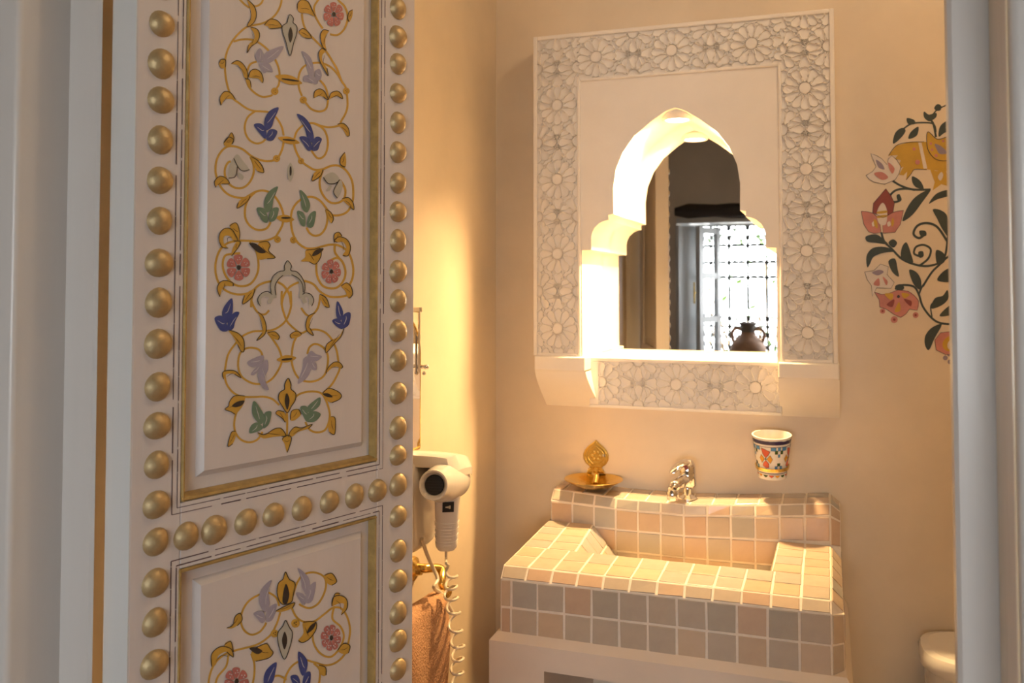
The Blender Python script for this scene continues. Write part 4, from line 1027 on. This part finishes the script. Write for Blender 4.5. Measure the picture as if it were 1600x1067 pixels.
MB().lathe([(0.0, .012), (.0160, .012), (.0225, .0), (.0255, -.001), (.0265, .004), (.0270, .030), (.0295, .040), (.0335, .055), (.0345, Ld * .7), (.033, Ld * .9), (.026, Ld * 1.02), (.012, Ld * 1.09), (0, Ld * 1.1)], NZ, ax=axd, n=32).build('barrel', 'plastic', dry, smooth=True)
m = MB().lathe([(0, .006), (.0160, .006), (.0175, .008), (.0160, .0125), (0, .0125)], NZ, ax=axd, n=28).build('grille', 'black', dry, smooth=True); tag(m, 'black nozzle grille')
up_ = Vector((0, 0, 1)); rt = axd.cross(up_).normalized(); u2 = rt.cross(axd)
mb = MB()
for k in range(-3, 4): mb.obox(NZ + axd * .0056 + u2 * (k * .0046), rt * math.sqrt(max(0, .0155 ** 2 - (k * .0046) ** 2)), axd * .0006, u2 * .0007)
mb.build('grille_bar', 'black', dry)
h0 = NZ + axd * (Ld * .62) - up_ * .008; h1 = atX(697, 857, -0.672)
hv = (h1 - h0); hl = hv.length; hv.normalize(); hx = Vector((0.55, -1, 0)); hx = (hx - hv * hx.dot(hv)).normalized(); hy = hv.cross(hx)
mb = MB(); rows = []
for i in range(21):
    a = i / 20; w = .0245 - .005 * a; d_ = .0185 - .003 * a
    if a > .5 and a < .95: w += .0009 * math.cos(a * 20 * PI * .999); d_ += .0007 * math.cos(a * 20 * PI * .999)
    if a > .95: w *= .8; d_ *= .8
    rows.append([h0 + hv * (hl * a) + hy * (w * math.copysign(abs(math.cos(t)) ** .7, math.cos(t))) + hx * (d_ * math.copysign(abs(math.sin(t)) ** .7, math.sin(t))) for t in [2 * PI * k / 20 for k in range(20)]])
mb.grid(rows, closed_u=True); mb.add(rows[-1], [tuple(range(20))]); mb.build('handle', 'plastic', dry, smooth=True)
mb = MB()
for a in (.55, .6, .65, .7, .75, .8, .85, .9):
    c = h0 + hv * (hl * a); w = .0248 - .005 * a; d_ = .0190 - .003 * a
    mb.tube([c + hy * (w * math.cos(t)) + hx * (d_ * math.sin(t)) for t in [PI * k / 10 for k in range(11)]], .0011, 6)
mb.build('grip_rib', 'plastic', dry, smooth=True)
c = h0 + hv * (hl * .27) + hx * .0183
m = MB().obox(c, hy * .0105, hv * .0095, hx * .0012).build('switch_plate', 'black', dry); tag(m, 'black switch plate on the handle')
mb = MB()
mb.obox(c + hx * .0014 + hy * -.003, hy * .0012, hv * .003, hx * .0003); mb.obox(c + hx * .0014 + hy * .003, hy * .0022, hv * .0012, hx * .0003); mb.obox(c + hx * .0014, hy * .001, hv * .002, hx * .0003)
mb.build('switch_mark', 'cord', dry)
# coiled cord
cpts = [h1 - up_ * .002, atX(697, 885, -.672)]
pa = [atX(x_, y_, -.656) for x_, y_ in ((697, 880), (706, 905), (704, 925), (708, 950), (712, 985), (716, 1015), (714, 1040), (716, 1070), (717, 1110))]
pth = catmull(pa, 24); coil = [h1 - up_ * .004, atX(697, 872, -.670)] 
for i, p_ in enumerate(pth):
    a = i * 2 * PI / 19.0; r_ = .0118 * min(1, i / 25)
    coil.append(p_ + Vector((r_ * math.cos(a) * .8, -r_ * math.cos(a) * .8, 0)) * 1.0 + Vector((.6, .8, 0)) * (r_ * math.sin(a)) + Vector((0, 0, r_ * .35 * math.sin(a))))
MB().tube(coil, .0026, 7).build('coiled_cord', 'cord', dry, smooth=True)
MB().tube(catmull([atX(659, 842, -.70), atX(668, 868, -.70), atX(677, 888, -.70), atX(684, 905, -.69), atX(678, 918, -.69), atX(690, 928, -.69), atX(698, 940, -.68), atX(708, 958, -.672)], 6), .0035, 8).build('holder_cord', 'cord', hol, smooth=True)

# towel bar and towel
TZ = atX(690, 925, -.70).z
bar = empty('towel_bar', (XL, 1.55, TZ)); tag(bar, 'ornate brass towel bar on the left wall below the hair dryer', 'towel bar')
ye = atX(694, 925, -.70).y
MB().tube([(-.70, 1.20, TZ - .006), (-.70, ye + .006, TZ - .006)], .008, 12).build('rod', 'brass', bar, smooth=True)
yb_ = atX(662, 880, -.735).y
MB().tube(catmull([Vector((XL, yb_, TZ + .040)), Vector((-.735, yb_, TZ + .043)), Vector((-.712, yb_ + .03, TZ + .035)), Vector((-.70, ye - .012, TZ + .018)), Vector((-.698, ye + .004, TZ - .006))], 6), [.009] * 8 + [.0085] * 8 + [.008] * 9, 10).build('scroll_arm', 'brass', bar, smooth=True)
MB().lathe([(0, 0), (.024, 0), (.022, .006), (.012, .012), (.010, .02), (0, .022)], (XL, yb_, TZ + .04), ax=(1, 0, 0), n=24).build('rosette', 'brass', bar, smooth=True)
MB().grid(rbox((-.70, ye + .008, TZ - .006), (.012, .012, .012), 2), closed_u=True).build('finial', 'brass', bar, smooth=True)
tw = MB(); ty0, ty1 = 1.24, atX(697, 970, -.69).y
prof = []
for i in range(15): prof.append((-.715 - .002 * math.sin(i), .35 + (TZ - .35) * i / 14))
for i in range(1, 8): a = PI - PI * i / 8; prof.append((-.697 + .018 * math.cos(a), TZ + .014 * math.sin(a)))
for i in range(22): prof.append((-.679 + .004 * math.sin(i * .7), TZ - (TZ - .28) * i / 21))
rows = []
ny = 30
for (x_, z_) in prof:
    rows.append([Vector((x_ + .004 * math.sin(j * .55 + z_ * 9) * (1 if x_ > -.69 else .3) - (.010 if j >= ny - 1 else 0) * (1 if x_ > -.69 else -.3), ty0 + (ty1 - ty0) * j / ny + .003 * math.sin(z_ * 22), z_ - .010 * (j / ny) ** 4 * (1 if x_ > -.72 else 0))) for j in range(ny + 1)])
tw.grid(rows)
to = tw.build('towel', 'towel', None, smooth=True); tag(to, 'peach terry towel folded over the brass bar behind the door', 'towel')
sm = to.modifiers.new('thick', 'SOLIDIFY'); sm.thickness = .009; sm.offset = 0
sm = to.modifiers.new('sub', 'SUBSURF'); sm.levels = 1; sm.render_levels = 1

# tilting mirror with rounded top, mostly behind the door
tm = empty('vanity_mirror', (XL, 1.3, .95)); tag(tm, 'rounded-top wall mirror with chrome brackets, seen edge-on behind the door', 'mirror')
y1m = atX(657, 600, -.725).y; y0m = 1.06; zt = atX(655, 495, -.725).z; zb = 1.047
sh = [(y0m, zb), (y1m, zb)]; rr_ = .07
sh += [(y1m - rr_ + rr_ * math.cos(a), zt - rr_ + rr_ * math.sin(a)) for a in [i * PI / 16 for i in range(9)]]
sh += [(y0m + rr_ - rr_ * math.sin(a), zt - rr_ + rr_ * math.cos(a)) for a in [i * PI / 16 for i in range(9)]]
MB().prism([(-.736, y_, z_) for y_, z_ in sh], (.010, 0, 0)).build('back_board', 'wood', tm)
cyy, czz = (y0m + y1m) / 2, (zb + zt) / 2
MB().prism([(-.7259, cyy + (y_ - cyy) * .97, czz + (z_ - czz) * .97) for y_, z_ in sh], (.003, 0, 0)).build('looking_glass', 'mirror', tm)
MB().tube([(-.731, y_, z_) for y_, z_ in sh + sh[:1]], .0065, 8).build('edge_band', 'brass', tm, smooth=True)
pr = atX(655, 484, -.72); pk = atX(659, 573, -.72)
MB().tube([pr, Vector((pr.x, pr.y, pk.z - .01))], .0022, 8).build('rod', 'chrome', tm, smooth=True)
mb = MB(); mb.obox(pr + Vector((-.02, 0, 0)), (.024, 0, 0), (0, .0055, 0), (0, 0, .005)); mb.build('top_clip', 'chrome', tm, bevel=.0015)
mb = MB(); mb.tube([(XL, pk.y, pk.z), (-.712, pk.y, pk.z)], .004, 10); mb.grid(rbox((-.712, pk.y + .002, pk.z), (.006, .006, .005), 2), closed_u=True); mb.grid(rbox((-.715, pk.y, pk.z - .012), (.004, .004, .004), 2), closed_u=True)
mb.build('pivot_knob', 'chrome', tm, smooth=True)

# =================================================================== TOILET (lower right)
tc_ = Vector((0.36, 1.945, 0)); tl = empty('toilet', tc_); tag(tl, 'white ceramic toilet with rounded cistern lid beside the tiled basin', 'toilet')
def sup(cx, cy, hx_, hy_, z, e=3.2, n_=36): 
    g = lambda v: math.copysign(abs(v) ** (2 / e), v)
    return [Vector((cx + hx_ * g(math.cos(t)), cy + hy_ * g(math.sin(t)), z)) for t in [2 * PI * k / n_ for k in range(n_)]]
ZL_ = atY(1470, 979, 2.045).z
def loft(rows, name, m, par):
    mb = MB(); mb.grid(rows, closed_u=True); mb.add(rows[0], [tuple(range(len(rows[0])))]); mb.add(rows[-1], [tuple(range(len(rows[-1])))])
    return mb.build(name, m, par, smooth=True)
loft([sup(.36, 1.948, .17, .085, .30), sup(.36, 1.945, .182, .096, .40), sup(.36, 1.945, .187, .098, ZL_ - .036)], 'cistern', 'ceramic', tl)
loft([sup(.36, 1.944, .190, .100, ZL_ - .036), sup(.36, 1.944, .196, .103, ZL_ - .030), sup(.36, 1.944, .197, .104, ZL_ - .012), sup(.36, 1.944, .192, .100, ZL_ - .003), sup(.36, 1.944, .178, .090, ZL_)], 'cistern_lid', 'ceramic', tl)
loft([sup(.36, 1.80, .11, .20, 0, 2.4), sup(.36, 1.80, .10, .19, .12, 2.4), sup(.36, 1.74, .15, .23, .26, 2.3), sup(.36, 1.70, .185, .25, .36, 2.2), sup(.36, 1.70, .187, .252, .375, 2.2)], 'bowl', 'ceramic', tl)
loft([sup(.36, 1.70, .190, .255, .378, 2.2), sup(.36, 1.70, .190, .255, .400, 2.2), sup(.36, 1.70, .175, .24, .410, 2.2)], 'seat_lid', 'plastic', tl)
MB().lathe([(.018, -.002), (.018, .003), (0, .005)], (.36, 1.945, ZL_), n=20).build('flush_button', 'chrome', tl, smooth=True)

# =================================================================== WALL MURAL (painted on the back wall)
def mural_painter(flip=False):
    def to3(x, y, off):
        if flip: x = 2 * 462 - x
        p_ = atY(1320 + x / 2.422, 140 + y / 2.422, YB); return Vector((p_.x, YB - off, p_.z))
    return Painter(to3, wall_back)
def mural(flip):
    P = mural_painter(flip)
    mb = MB()
    for pts, w in (([(345, 180), (335, 130), (320, 110)], 8), ([(345, 160), (335, 130), (290, 125), (250, 130), (220, 150)], 6), ([(387, 58), (360, 70), (345, 80), (325, 105)], 5),
                   ([(180, 345), (215, 365), (260, 378), (325, 378)], 8), ([(265, 380), (235, 375), (195, 380), (172, 402), (185, 425), (210, 418), (206, 402)], 8),
                   ([(138, 540), (150, 575), (180, 605), (215, 640), (260, 660), (310, 668), (360, 655), (395, 630), (460, 600)], 8),
                   ([(280, 668), (315, 640), (325, 605), (300, 588), (270, 595), (262, 620), (283, 630)], 8), ([(388, 575), (350, 520), (310, 505), (275, 515), (260, 545), (280, 562), (300, 550)], 9),
                   ([(400, 470), (390, 560), (375, 640), (330, 690), (295, 745)], 8), ([(190, 755), (215, 740), (260, 745), (280, 775), (295, 820), (330, 865), (370, 885), (460, 890)], 8), ([(280, 775), (290, 750), (300, 735)], 7), ([(330, 860), (325, 820), (340, 800)], 5)):
        P.stroke(mb, pts, w, P.lay() + .0002)
    mb.build('painted_stem', 'm_green', wall_back)
    for pts in ([(183, 205), (190, 165), (215, 145), (230, 155), (215, 180)], [(240, 185), (250, 160), (278, 140), (275, 170), (258, 183)], [(235, 108), (262, 115), (265, 130), (240, 130)], [(300, 83), (318, 95), (345, 88), (345, 105), (320, 120), (300, 105)],
                [(338, 70), (350, 55), (365, 62), (362, 78), (347, 80)], [(355, 178), (360, 140), (387, 120), (400, 150), (375, 165)], [(325, 378), (290, 430), (255, 475), (218, 497), (240, 440), (275, 400)], [(256, 328), (285, 345), (298, 375), (270, 370), (255, 350)],
                [(318, 432), (345, 395), (390, 380), (400, 400), (350, 415)], [(80, 555), (120, 548), (150, 570), (162, 585), (120, 580), (85, 575)], [(165, 580), (182, 566), (198, 580), (184, 598)], [(85, 672), (82, 630), (105, 600), (150, 595), (190, 612), (150, 617), (110, 632), (95, 660)],
                [(215, 640), (215, 600), (233, 578), (250, 620), (257, 657)], [(333, 453), (370, 460), (392, 490), (397, 560), (370, 530), (350, 490)], [(345, 608), (375, 620), (378, 650), (350, 662)], [(165, 650), (190, 640), (200, 680), (204, 708), (180, 690)],
                [(190, 745), (210, 736), (225, 750), (205, 766)], [(243, 683), (270, 690), (288, 720), (286, 757), (260, 735)], [(326, 828), (340, 790), (370, 780), (388, 758), (392, 790), (365, 817)], [(358, 857), (385, 825), (410, 815), (405, 850)],
                [(350, 722), (370, 690), (400, 678), (405, 725)], [(367, 888), (330, 900), (305, 930), (303, 965), (318, 985), (340, 940)], [(196, 400), (207, 396), (212, 412), (200, 418)], [(278, 615), (295, 612), (298, 630), (283, 636)], [(282, 535), (305, 535), (308, 552), (288, 555)]):
        mb = MB(); P.fill(mb, pts, P.lay() + .0004); mb.build('painted_leaf', 'm_green', wall_back)
    # yellow bird
    mb = MB()
    P.fill(mb, [(165, 250), (195, 212), (240, 200), (300, 198), (360, 200), (460, 205), (460, 300), (380, 310), (310, 302), (265, 300), (250, 320), (232, 342), (236, 310), (222, 325), (205, 322), (222, 292), (205, 300), (200, 290), (212, 268), (190, 262), (200, 248)], P.lay() + .0003, smooth=False)
    P.fill(mb, [(322, 300), (345, 308), (380, 305), (395, 330), (390, 365), (365, 358), (332, 382), (340, 350)], P.lay() + .0003, smooth=False)
    mb.mi = 1; P.fill(mb, [(278, 201), (290, 201), (312, 299), (298, 299)], P.lay() + .0006, smooth=False); P.fill(mb, [(352, 330), (365, 312), (372, 325), (362, 345)], P.lay() + .0006)
    mb.mi = 0; P.fill(mb, [(315, 160), (350, 188), (390, 180), (420, 200), (405, 262), (350, 266), (318, 235), (310, 195)], P.lay() + .0007)
    mb.mi = 3; P.stroke(mb, [(315, 160), (350, 188), (390, 180), (420, 200), (405, 262), (350, 266), (318, 235), (310, 195)], 2.5, P.lay() + .0010, closed=True)
    P.stroke(mb, [(165, 250), (195, 212), (240, 200), (300, 198)], 2.0, P.lay() + .0010); P.stroke(mb, [(232, 342), (250, 320), (265, 302), (310, 303)], 2.0, P.lay() + .0010)
    mb.mi = 2; P.fill(mb, [(340, 206), (365, 215), (388, 240), (360, 244), (348, 228)], P.lay() + .0011)
    mb.mi = 4
    for x_, y_, r_ in ((275, 275, 9), (330, 228, 5), (325, 205, 5), (372, 195, 5), (345, 250, 6), (262, 225, 6)): P.fill(mb, [(x_ + r_ * math.cos(a), y_ + r_ * math.sin(a)) for a in [i * PI / 4 for i in range(8)]], P.lay() + .0011)
    mb.build('painted_bird', ['m_yellow', 'm_white', 'm_lav', 'ink', 'm_pink'], wall_back)
    def bloom(name, outs, acc, base):
        mb = MB(); mats = [base, 'ink', 'm_pink', 'm_lav', 'm_red', 'm_yellow', 'm_white']
        for o_ in outs:
            mb.mi = 0; P.fill(mb, o_, P.lay() + .0005, smooth=len(o_) > 14, k=2); mb.mi = 1; P.stroke(mb, o_, 1.6, P.lay() + .0008, closed=True, k=1)
        for i_, a_ in acc: mb.mi = i_; P.fill(mb, a_, P.lay() + .0009)
        mb.build(name, mats, wall_back)
    bloom('painted_flower', [[(80, 325), (105, 310), (118, 292), (108, 268), (98, 242), (120, 250), (140, 262), (160, 285), (165, 262), (178, 250), (198, 268), (212, 292), (205, 318), (190, 342), (150, 358), (110, 350), (92, 340)]],
          [(3, [(118, 266), (140, 280), (150, 302), (128, 295)]), (2, [(110, 318), (140, 312), (164, 332), (140, 342)]), (2, [(165, 276), (188, 298), (180, 318), (168, 300)])], 'm_white')
    bloom('painted_flower', [[(155, 375), (175, 402), (188, 430), (182, 465), (145, 485), (105, 465), (108, 430), (130, 405)]], [(6, [(143, 428), (160, 460), (155, 510), (128, 505), (122, 462)]), (5, [(124, 462), (158, 458), (158, 466), (124, 470)]), (5, [(124, 478), (158, 474), (158, 482), (124, 486)])], 'm_red')
    bloom('painted_flower', [[(62, 460), (85, 462), (108, 468), (130, 490), (137, 540), (112, 545), (90, 538), (72, 510)], [(222, 457), (210, 510), (190, 540), (145, 543), (143, 505), (160, 478), (180, 465), (200, 460)]],
          [(6, [(102, 505), (112, 498), (116, 512), (106, 518)]), (6, [(160, 505), (170, 498), (174, 512), (164, 518)]), (5, [(110, 490), (122, 500), (124, 525), (112, 515)]), (5, [(182, 485), (176, 500), (178, 520), (186, 505)])], 'm_pink')
    bloom('painted_flower', [[(75, 690), (110, 685), (135, 660), (165, 670), (160, 700), (187, 730), (175, 752), (120, 750), (105, 782), (100, 740), (85, 720)]],
          [(3, [(103, 692), (130, 682), (147, 690), (125, 703)]), (2, [(108, 736), (128, 713), (131, 742)]), (2, [(143, 708), (162, 725), (156, 740)])], 'm_white')
    bloom('painted_flower', [[(112, 766), (140, 775), (165, 772), (200, 758), (240, 763), (262, 778), (280, 800), (274, 835), (245, 830), (232, 848), (212, 862), (185, 850), (160, 832), (132, 822), (130, 795)]],
          [(4, [(158, 813), (187, 793), (180, 822)]), (4, [(223, 793), (252, 800), (248, 820)]), (5, [(205, 803), (210, 835), (188, 840)]), (5, [(150, 773), (182, 773), (175, 797)]), (5, [(215, 770), (245, 775), (225, 790)]), (1, [(197, 783), (203, 777), (209, 783), (203, 789)])], 'm_pink')
    bloom('painted_flower', [[(460, 915), (400, 915), (362, 920), (340, 948), (346, 985), (380, 1002), (460, 1002)]], [(5, [(460, 932), (400, 930), (370, 958), (385, 988), (460, 990)]), (6, [(460, 945), (405, 945), (388, 965), (400, 985), (460, 985)]), (4, [(460, 962), (410, 962), (398, 975), (410, 990), (460, 990)])], 'm_pink')
    for x_, y_, r_, mm in ((143, 838, 10, 'm_pink'), (187, 870, 13, 'm_pink'), (268, 853, 11, 'm_pink'), (380, 1015, 9, 'm_lav'), (398, 1030, 9, 'm_lav'), (395, 1000, 9, 'm_lav')):
        mb = MB(); P.fill(mb, [(x_ + r_ * math.cos(a), y_ + r_ * math.sin(a)) for a in [i * PI / 4 for i in range(8)]], P.lay() + .0004)
        if mm == 'm_pink':
            mb.mi = 1; P.fill(mb, [(x_ + r_ * .4 * math.cos(a), y_ + r_ * .4 * math.sin(a)) for a in [i * PI / 3 for i in range(6)]], P.lay() + .0008)
        mb.build('painted_berry', [mm, 'm_red'], wall_back)
mural(False); mural(True)

# =================================================================== BEDROOM WINDOW (seen in the mirror)
beam = MB(); rows = []
for i in range(25):
    x_ = -1.06 + 2.4 * i / 24; r_ = .052 + .006 * math.sin(i * 1.7)
    if i in (0, 24): r_ *= .6
    rows.append([Vector((x_, -2.405 + r_ * .9 * math.cos(t), 1.905 + r_ * math.sin(t) + .004 * math.sin(i * .9))) for t in [2 * PI * k / 14 for k in range(14)]])
beam.grid(rows, closed_u=True); beam.add(rows[0], [tuple(range(14))]); beam.add(rows[-1], [tuple(range(14))])
tag(beam.build('lintel_beam', 'beam', None, smooth=True), 'dark round timber lintel over the bedroom window in the mirror', 'beam')
win = tag(empty('window_1', (-.3, -2.7, wz0)), kind='structure')
# plain outer frame
mb = MB(); mb.box((wx0, -2.75, wz0), (wx0 + .06, -2.68, wz1)); mb.box((wx1 - .06, -2.75, wz0), (wx1, -2.68, wz1)); mb.box((wx0 + .06, -2.75, wz1 - .05), (wx1 - .06, -2.68, wz1)); mb.box((wx0 + .06, -2.75, wz0), (wx1 - .06, -2.68, wz0 + .05))
mb.build('window_frame', 'win_paint', win)
MB().box((wx0, -2.68, wz0), (wx1, -2.38, wz0 + .03)).build('window_sill', 'win_paint', win)
MB().box((wx0, -2.69, wz1 - .04), (wx1, -2.40, wz1 - .001)).build('head_lining', 'win_paint', win)
def leaf_board(name, a, b, z0, z1, th, m):
    a = Vector((*a, 0)); b = Vector((*b, 0)); c = (a + b) / 2; h_ = (b - a) / 2; nrm = Vector((-h_.y, h_.x, 0)).normalized()
    return c, h_, nrm
c, h_, nrm = leaf_board('', (-1.04, -2.36), (-.885, -2.66), 0, 0, 0, 0)
zc, zh = (wz0 + .05 + wz1 - .06) / 2, (wz1 - .06 - wz0 - .05) / 2
sh_ = MB().obox((c.x, c.y, zc), h_, nrm * .014, (0, 0, zh)).build('shutter', 'win_paint', win, bevel=.003)
hl_ = MB(); fx = h_.normalized()
for s_ in (.10, -.02):
    q_ = Vector((c.x, c.y, 1.30)) + fx * s_ + nrm * .045
    hl_.tube([q_ + Vector((0, 0, -.08)), q_ + Vector((0, 0, .08))], .006, 8)
hl_.tube([Vector((c.x, c.y, 1.30)) + fx * .10 + nrm * .045, Vector((c.x, c.y, 1.30)) - fx * .02 + nrm * .045], .005, 8)
hl_.tube([Vector((c.x, c.y, 1.30)) + fx * .04 + nrm * .045, Vector((c.x, c.y, 1.30)) + fx * .04], .006, 8)
hl_.build('handle', 'brass', sh_, smooth=True)
c, h_, nrm = leaf_board('', (-.90, -2.45), (-.775, -2.70), 0, 0, 0, 0)
cm = MB(); fx = h_.normalized(); hw_ = h_.length; up_ = Vector((0, 0, 1))
cc = Vector((c.x, c.y, zc))
for s_ in (-1, 1): cm.obox(cc + fx * (s_ * (hw_ - .022)), fx * .022, nrm * .018, up_ * zh)
zs = [-zh + .03, -zh * .36, zh * .28, zh - .03]
for z_ in zs: cm.obox(cc + up_ * z_, fx * (hw_ - .04), nrm * .016, up_ * .022)
cs = cm.build('casement', 'win_paint', win)
for i in range(3):
    MB().obox(cc + up_ * ((zs[i] + zs[i + 1]) / 2), fx * (hw_ - .045), nrm * .002, up_ * ((zs[i + 1] - zs[i]) / 2 - .022)).build('glass_pane', 'glass', cs)
# wrought iron grille
gr = MB(); GY = -2.735
xs = [-.84 + .14 * i for i in range(15)]; zz = [1.04, 1.415, 1.53, 1.66]
for x_ in xs: gr.tube([(x_, GY, wz0), (x_, GY, wz1)], .0075, 6)
for z_ in zz: gr.tube([(wx0 + .05, GY, z_), (wx1 - .05, GY, z_)], .0075, 6)
for x_ in xs:
    for z_ in zz: gr.grid(rbox((x_, GY, z_), (.015, .011, .023), 2, 8, 5), closed_u=True)
    for z_ in zz[1:]:
        for sx_ in (-1, 1): gr.grid(rbox((x_ + sx_ * .045, GY, z_ + .006), (.026, .006, .011), 2, 8, 4), closed_u=True)
    gr.tube([(x_, GY, 1.18), (x_, GY, 1.34)], .011, 6)
def scroll(x_, z_, r_, sg, sv):
    pts = [Vector((x_ + sg * r_ * (1 - t / 14) * math.cos(t), GY, z_ + sv * r_ * (1 - t / 14) * math.sin(t))) for t in [i * .35 for i in range(28)]]
    gr.tube(pts, .0065, 6)
for x_ in xs[:-1]:
    for z_, sv in ((1.10, 1), (.98, -1), (.88, 1), (.79, -1), (1.72, 1), (1.80, -1)):
        scroll(x_ + .034, z_, .032, 1, sv); scroll(x_ + .106, z_, .032, -1, sv)
gr.build('grille', 'iron', win)
# amphora on the sill
av = Vector((-.545, -2.50, wz0 + .03)); am = empty('amphora', av); tag(am, 'terracotta amphora with two handles on the bedroom window sill', 'jar')
MB().lathe([(0, 0), (.065, 0), (.075, .01), (.115, .06), (.132, .12), (.122, .17), (.085, .215), (.056, .240), (.050, .262), (.050, .30), (.058, .318), (.066, .322), (.066, .332), (.052, .332), (.044, .31), (.044, .262), (.06, .22)], av, n=36).build('vessel', 'clay', am, smooth=True)
MB().lathe([(.0515, .262), (.0515, .30), (.059, .3175), (.0675, .3215), (.0675, .3325), (.060, .3335)], av, n=36).build('neck_band', 'clay_dark', am, smooth=True)
for s_ in (-1, 1):
    MB().tube(catmull([av + Vector((s_ * .045, 0, .278)), av + Vector((s_ * .085, 0, .288)), av + Vector((s_ * .112, 0, .262)), av + Vector((s_ * .112, 0, .215)), av + Vector((s_ * .100, 0, .180))], 6), .0125, 10).build('handle', 'clay', am, smooth=True)
# bush outside
bu = empty('shrub', (-.5, -4.2, -.1)); tag(bu, 'sunlit green shrub outside the bedroom window in the mirror', 'shrub')
lf = MB(); r = random.Random(5)
for i in range(420):
    c = Vector((r.gauss(-.5, .7), -4.2 + r.gauss(0, .25), r.uniform(.7, 2.1))); a = r.uniform(0, 6.28); t = r.uniform(-.6, .6); s_ = r.uniform(.03, .055)
    e1 = Vector((math.cos(a), math.sin(a) * .5, t)).normalized() * s_; e2 = Vector((-math.sin(a), math.cos(a), .4)).normalized() * s_ * .45
    lf.add([c - e1, c + e2, c + e1, c - e2], [(0, 1, 2), (0, 2, 3)])
lf.build('leaf', 'leaf', bu)['kind'] = 'stuff'
st = MB()
for i in range(14):
    x_ = -.5 + r.gauss(0, .5); st.tube([(-.5 + (x_ + .5) * .2, -4.2, -.1), ((x_ - .5) / 2, -4.2 + r.gauss(0, .1), .7), (x_, -4.2 + r.gauss(0, .2), r.uniform(1.3, 2.1))], [.018, .012, .004], 6)
st.build('stem', 'wood', bu)
print('tiles', tile_n[0], 'objects', len(bpy.data.objects))
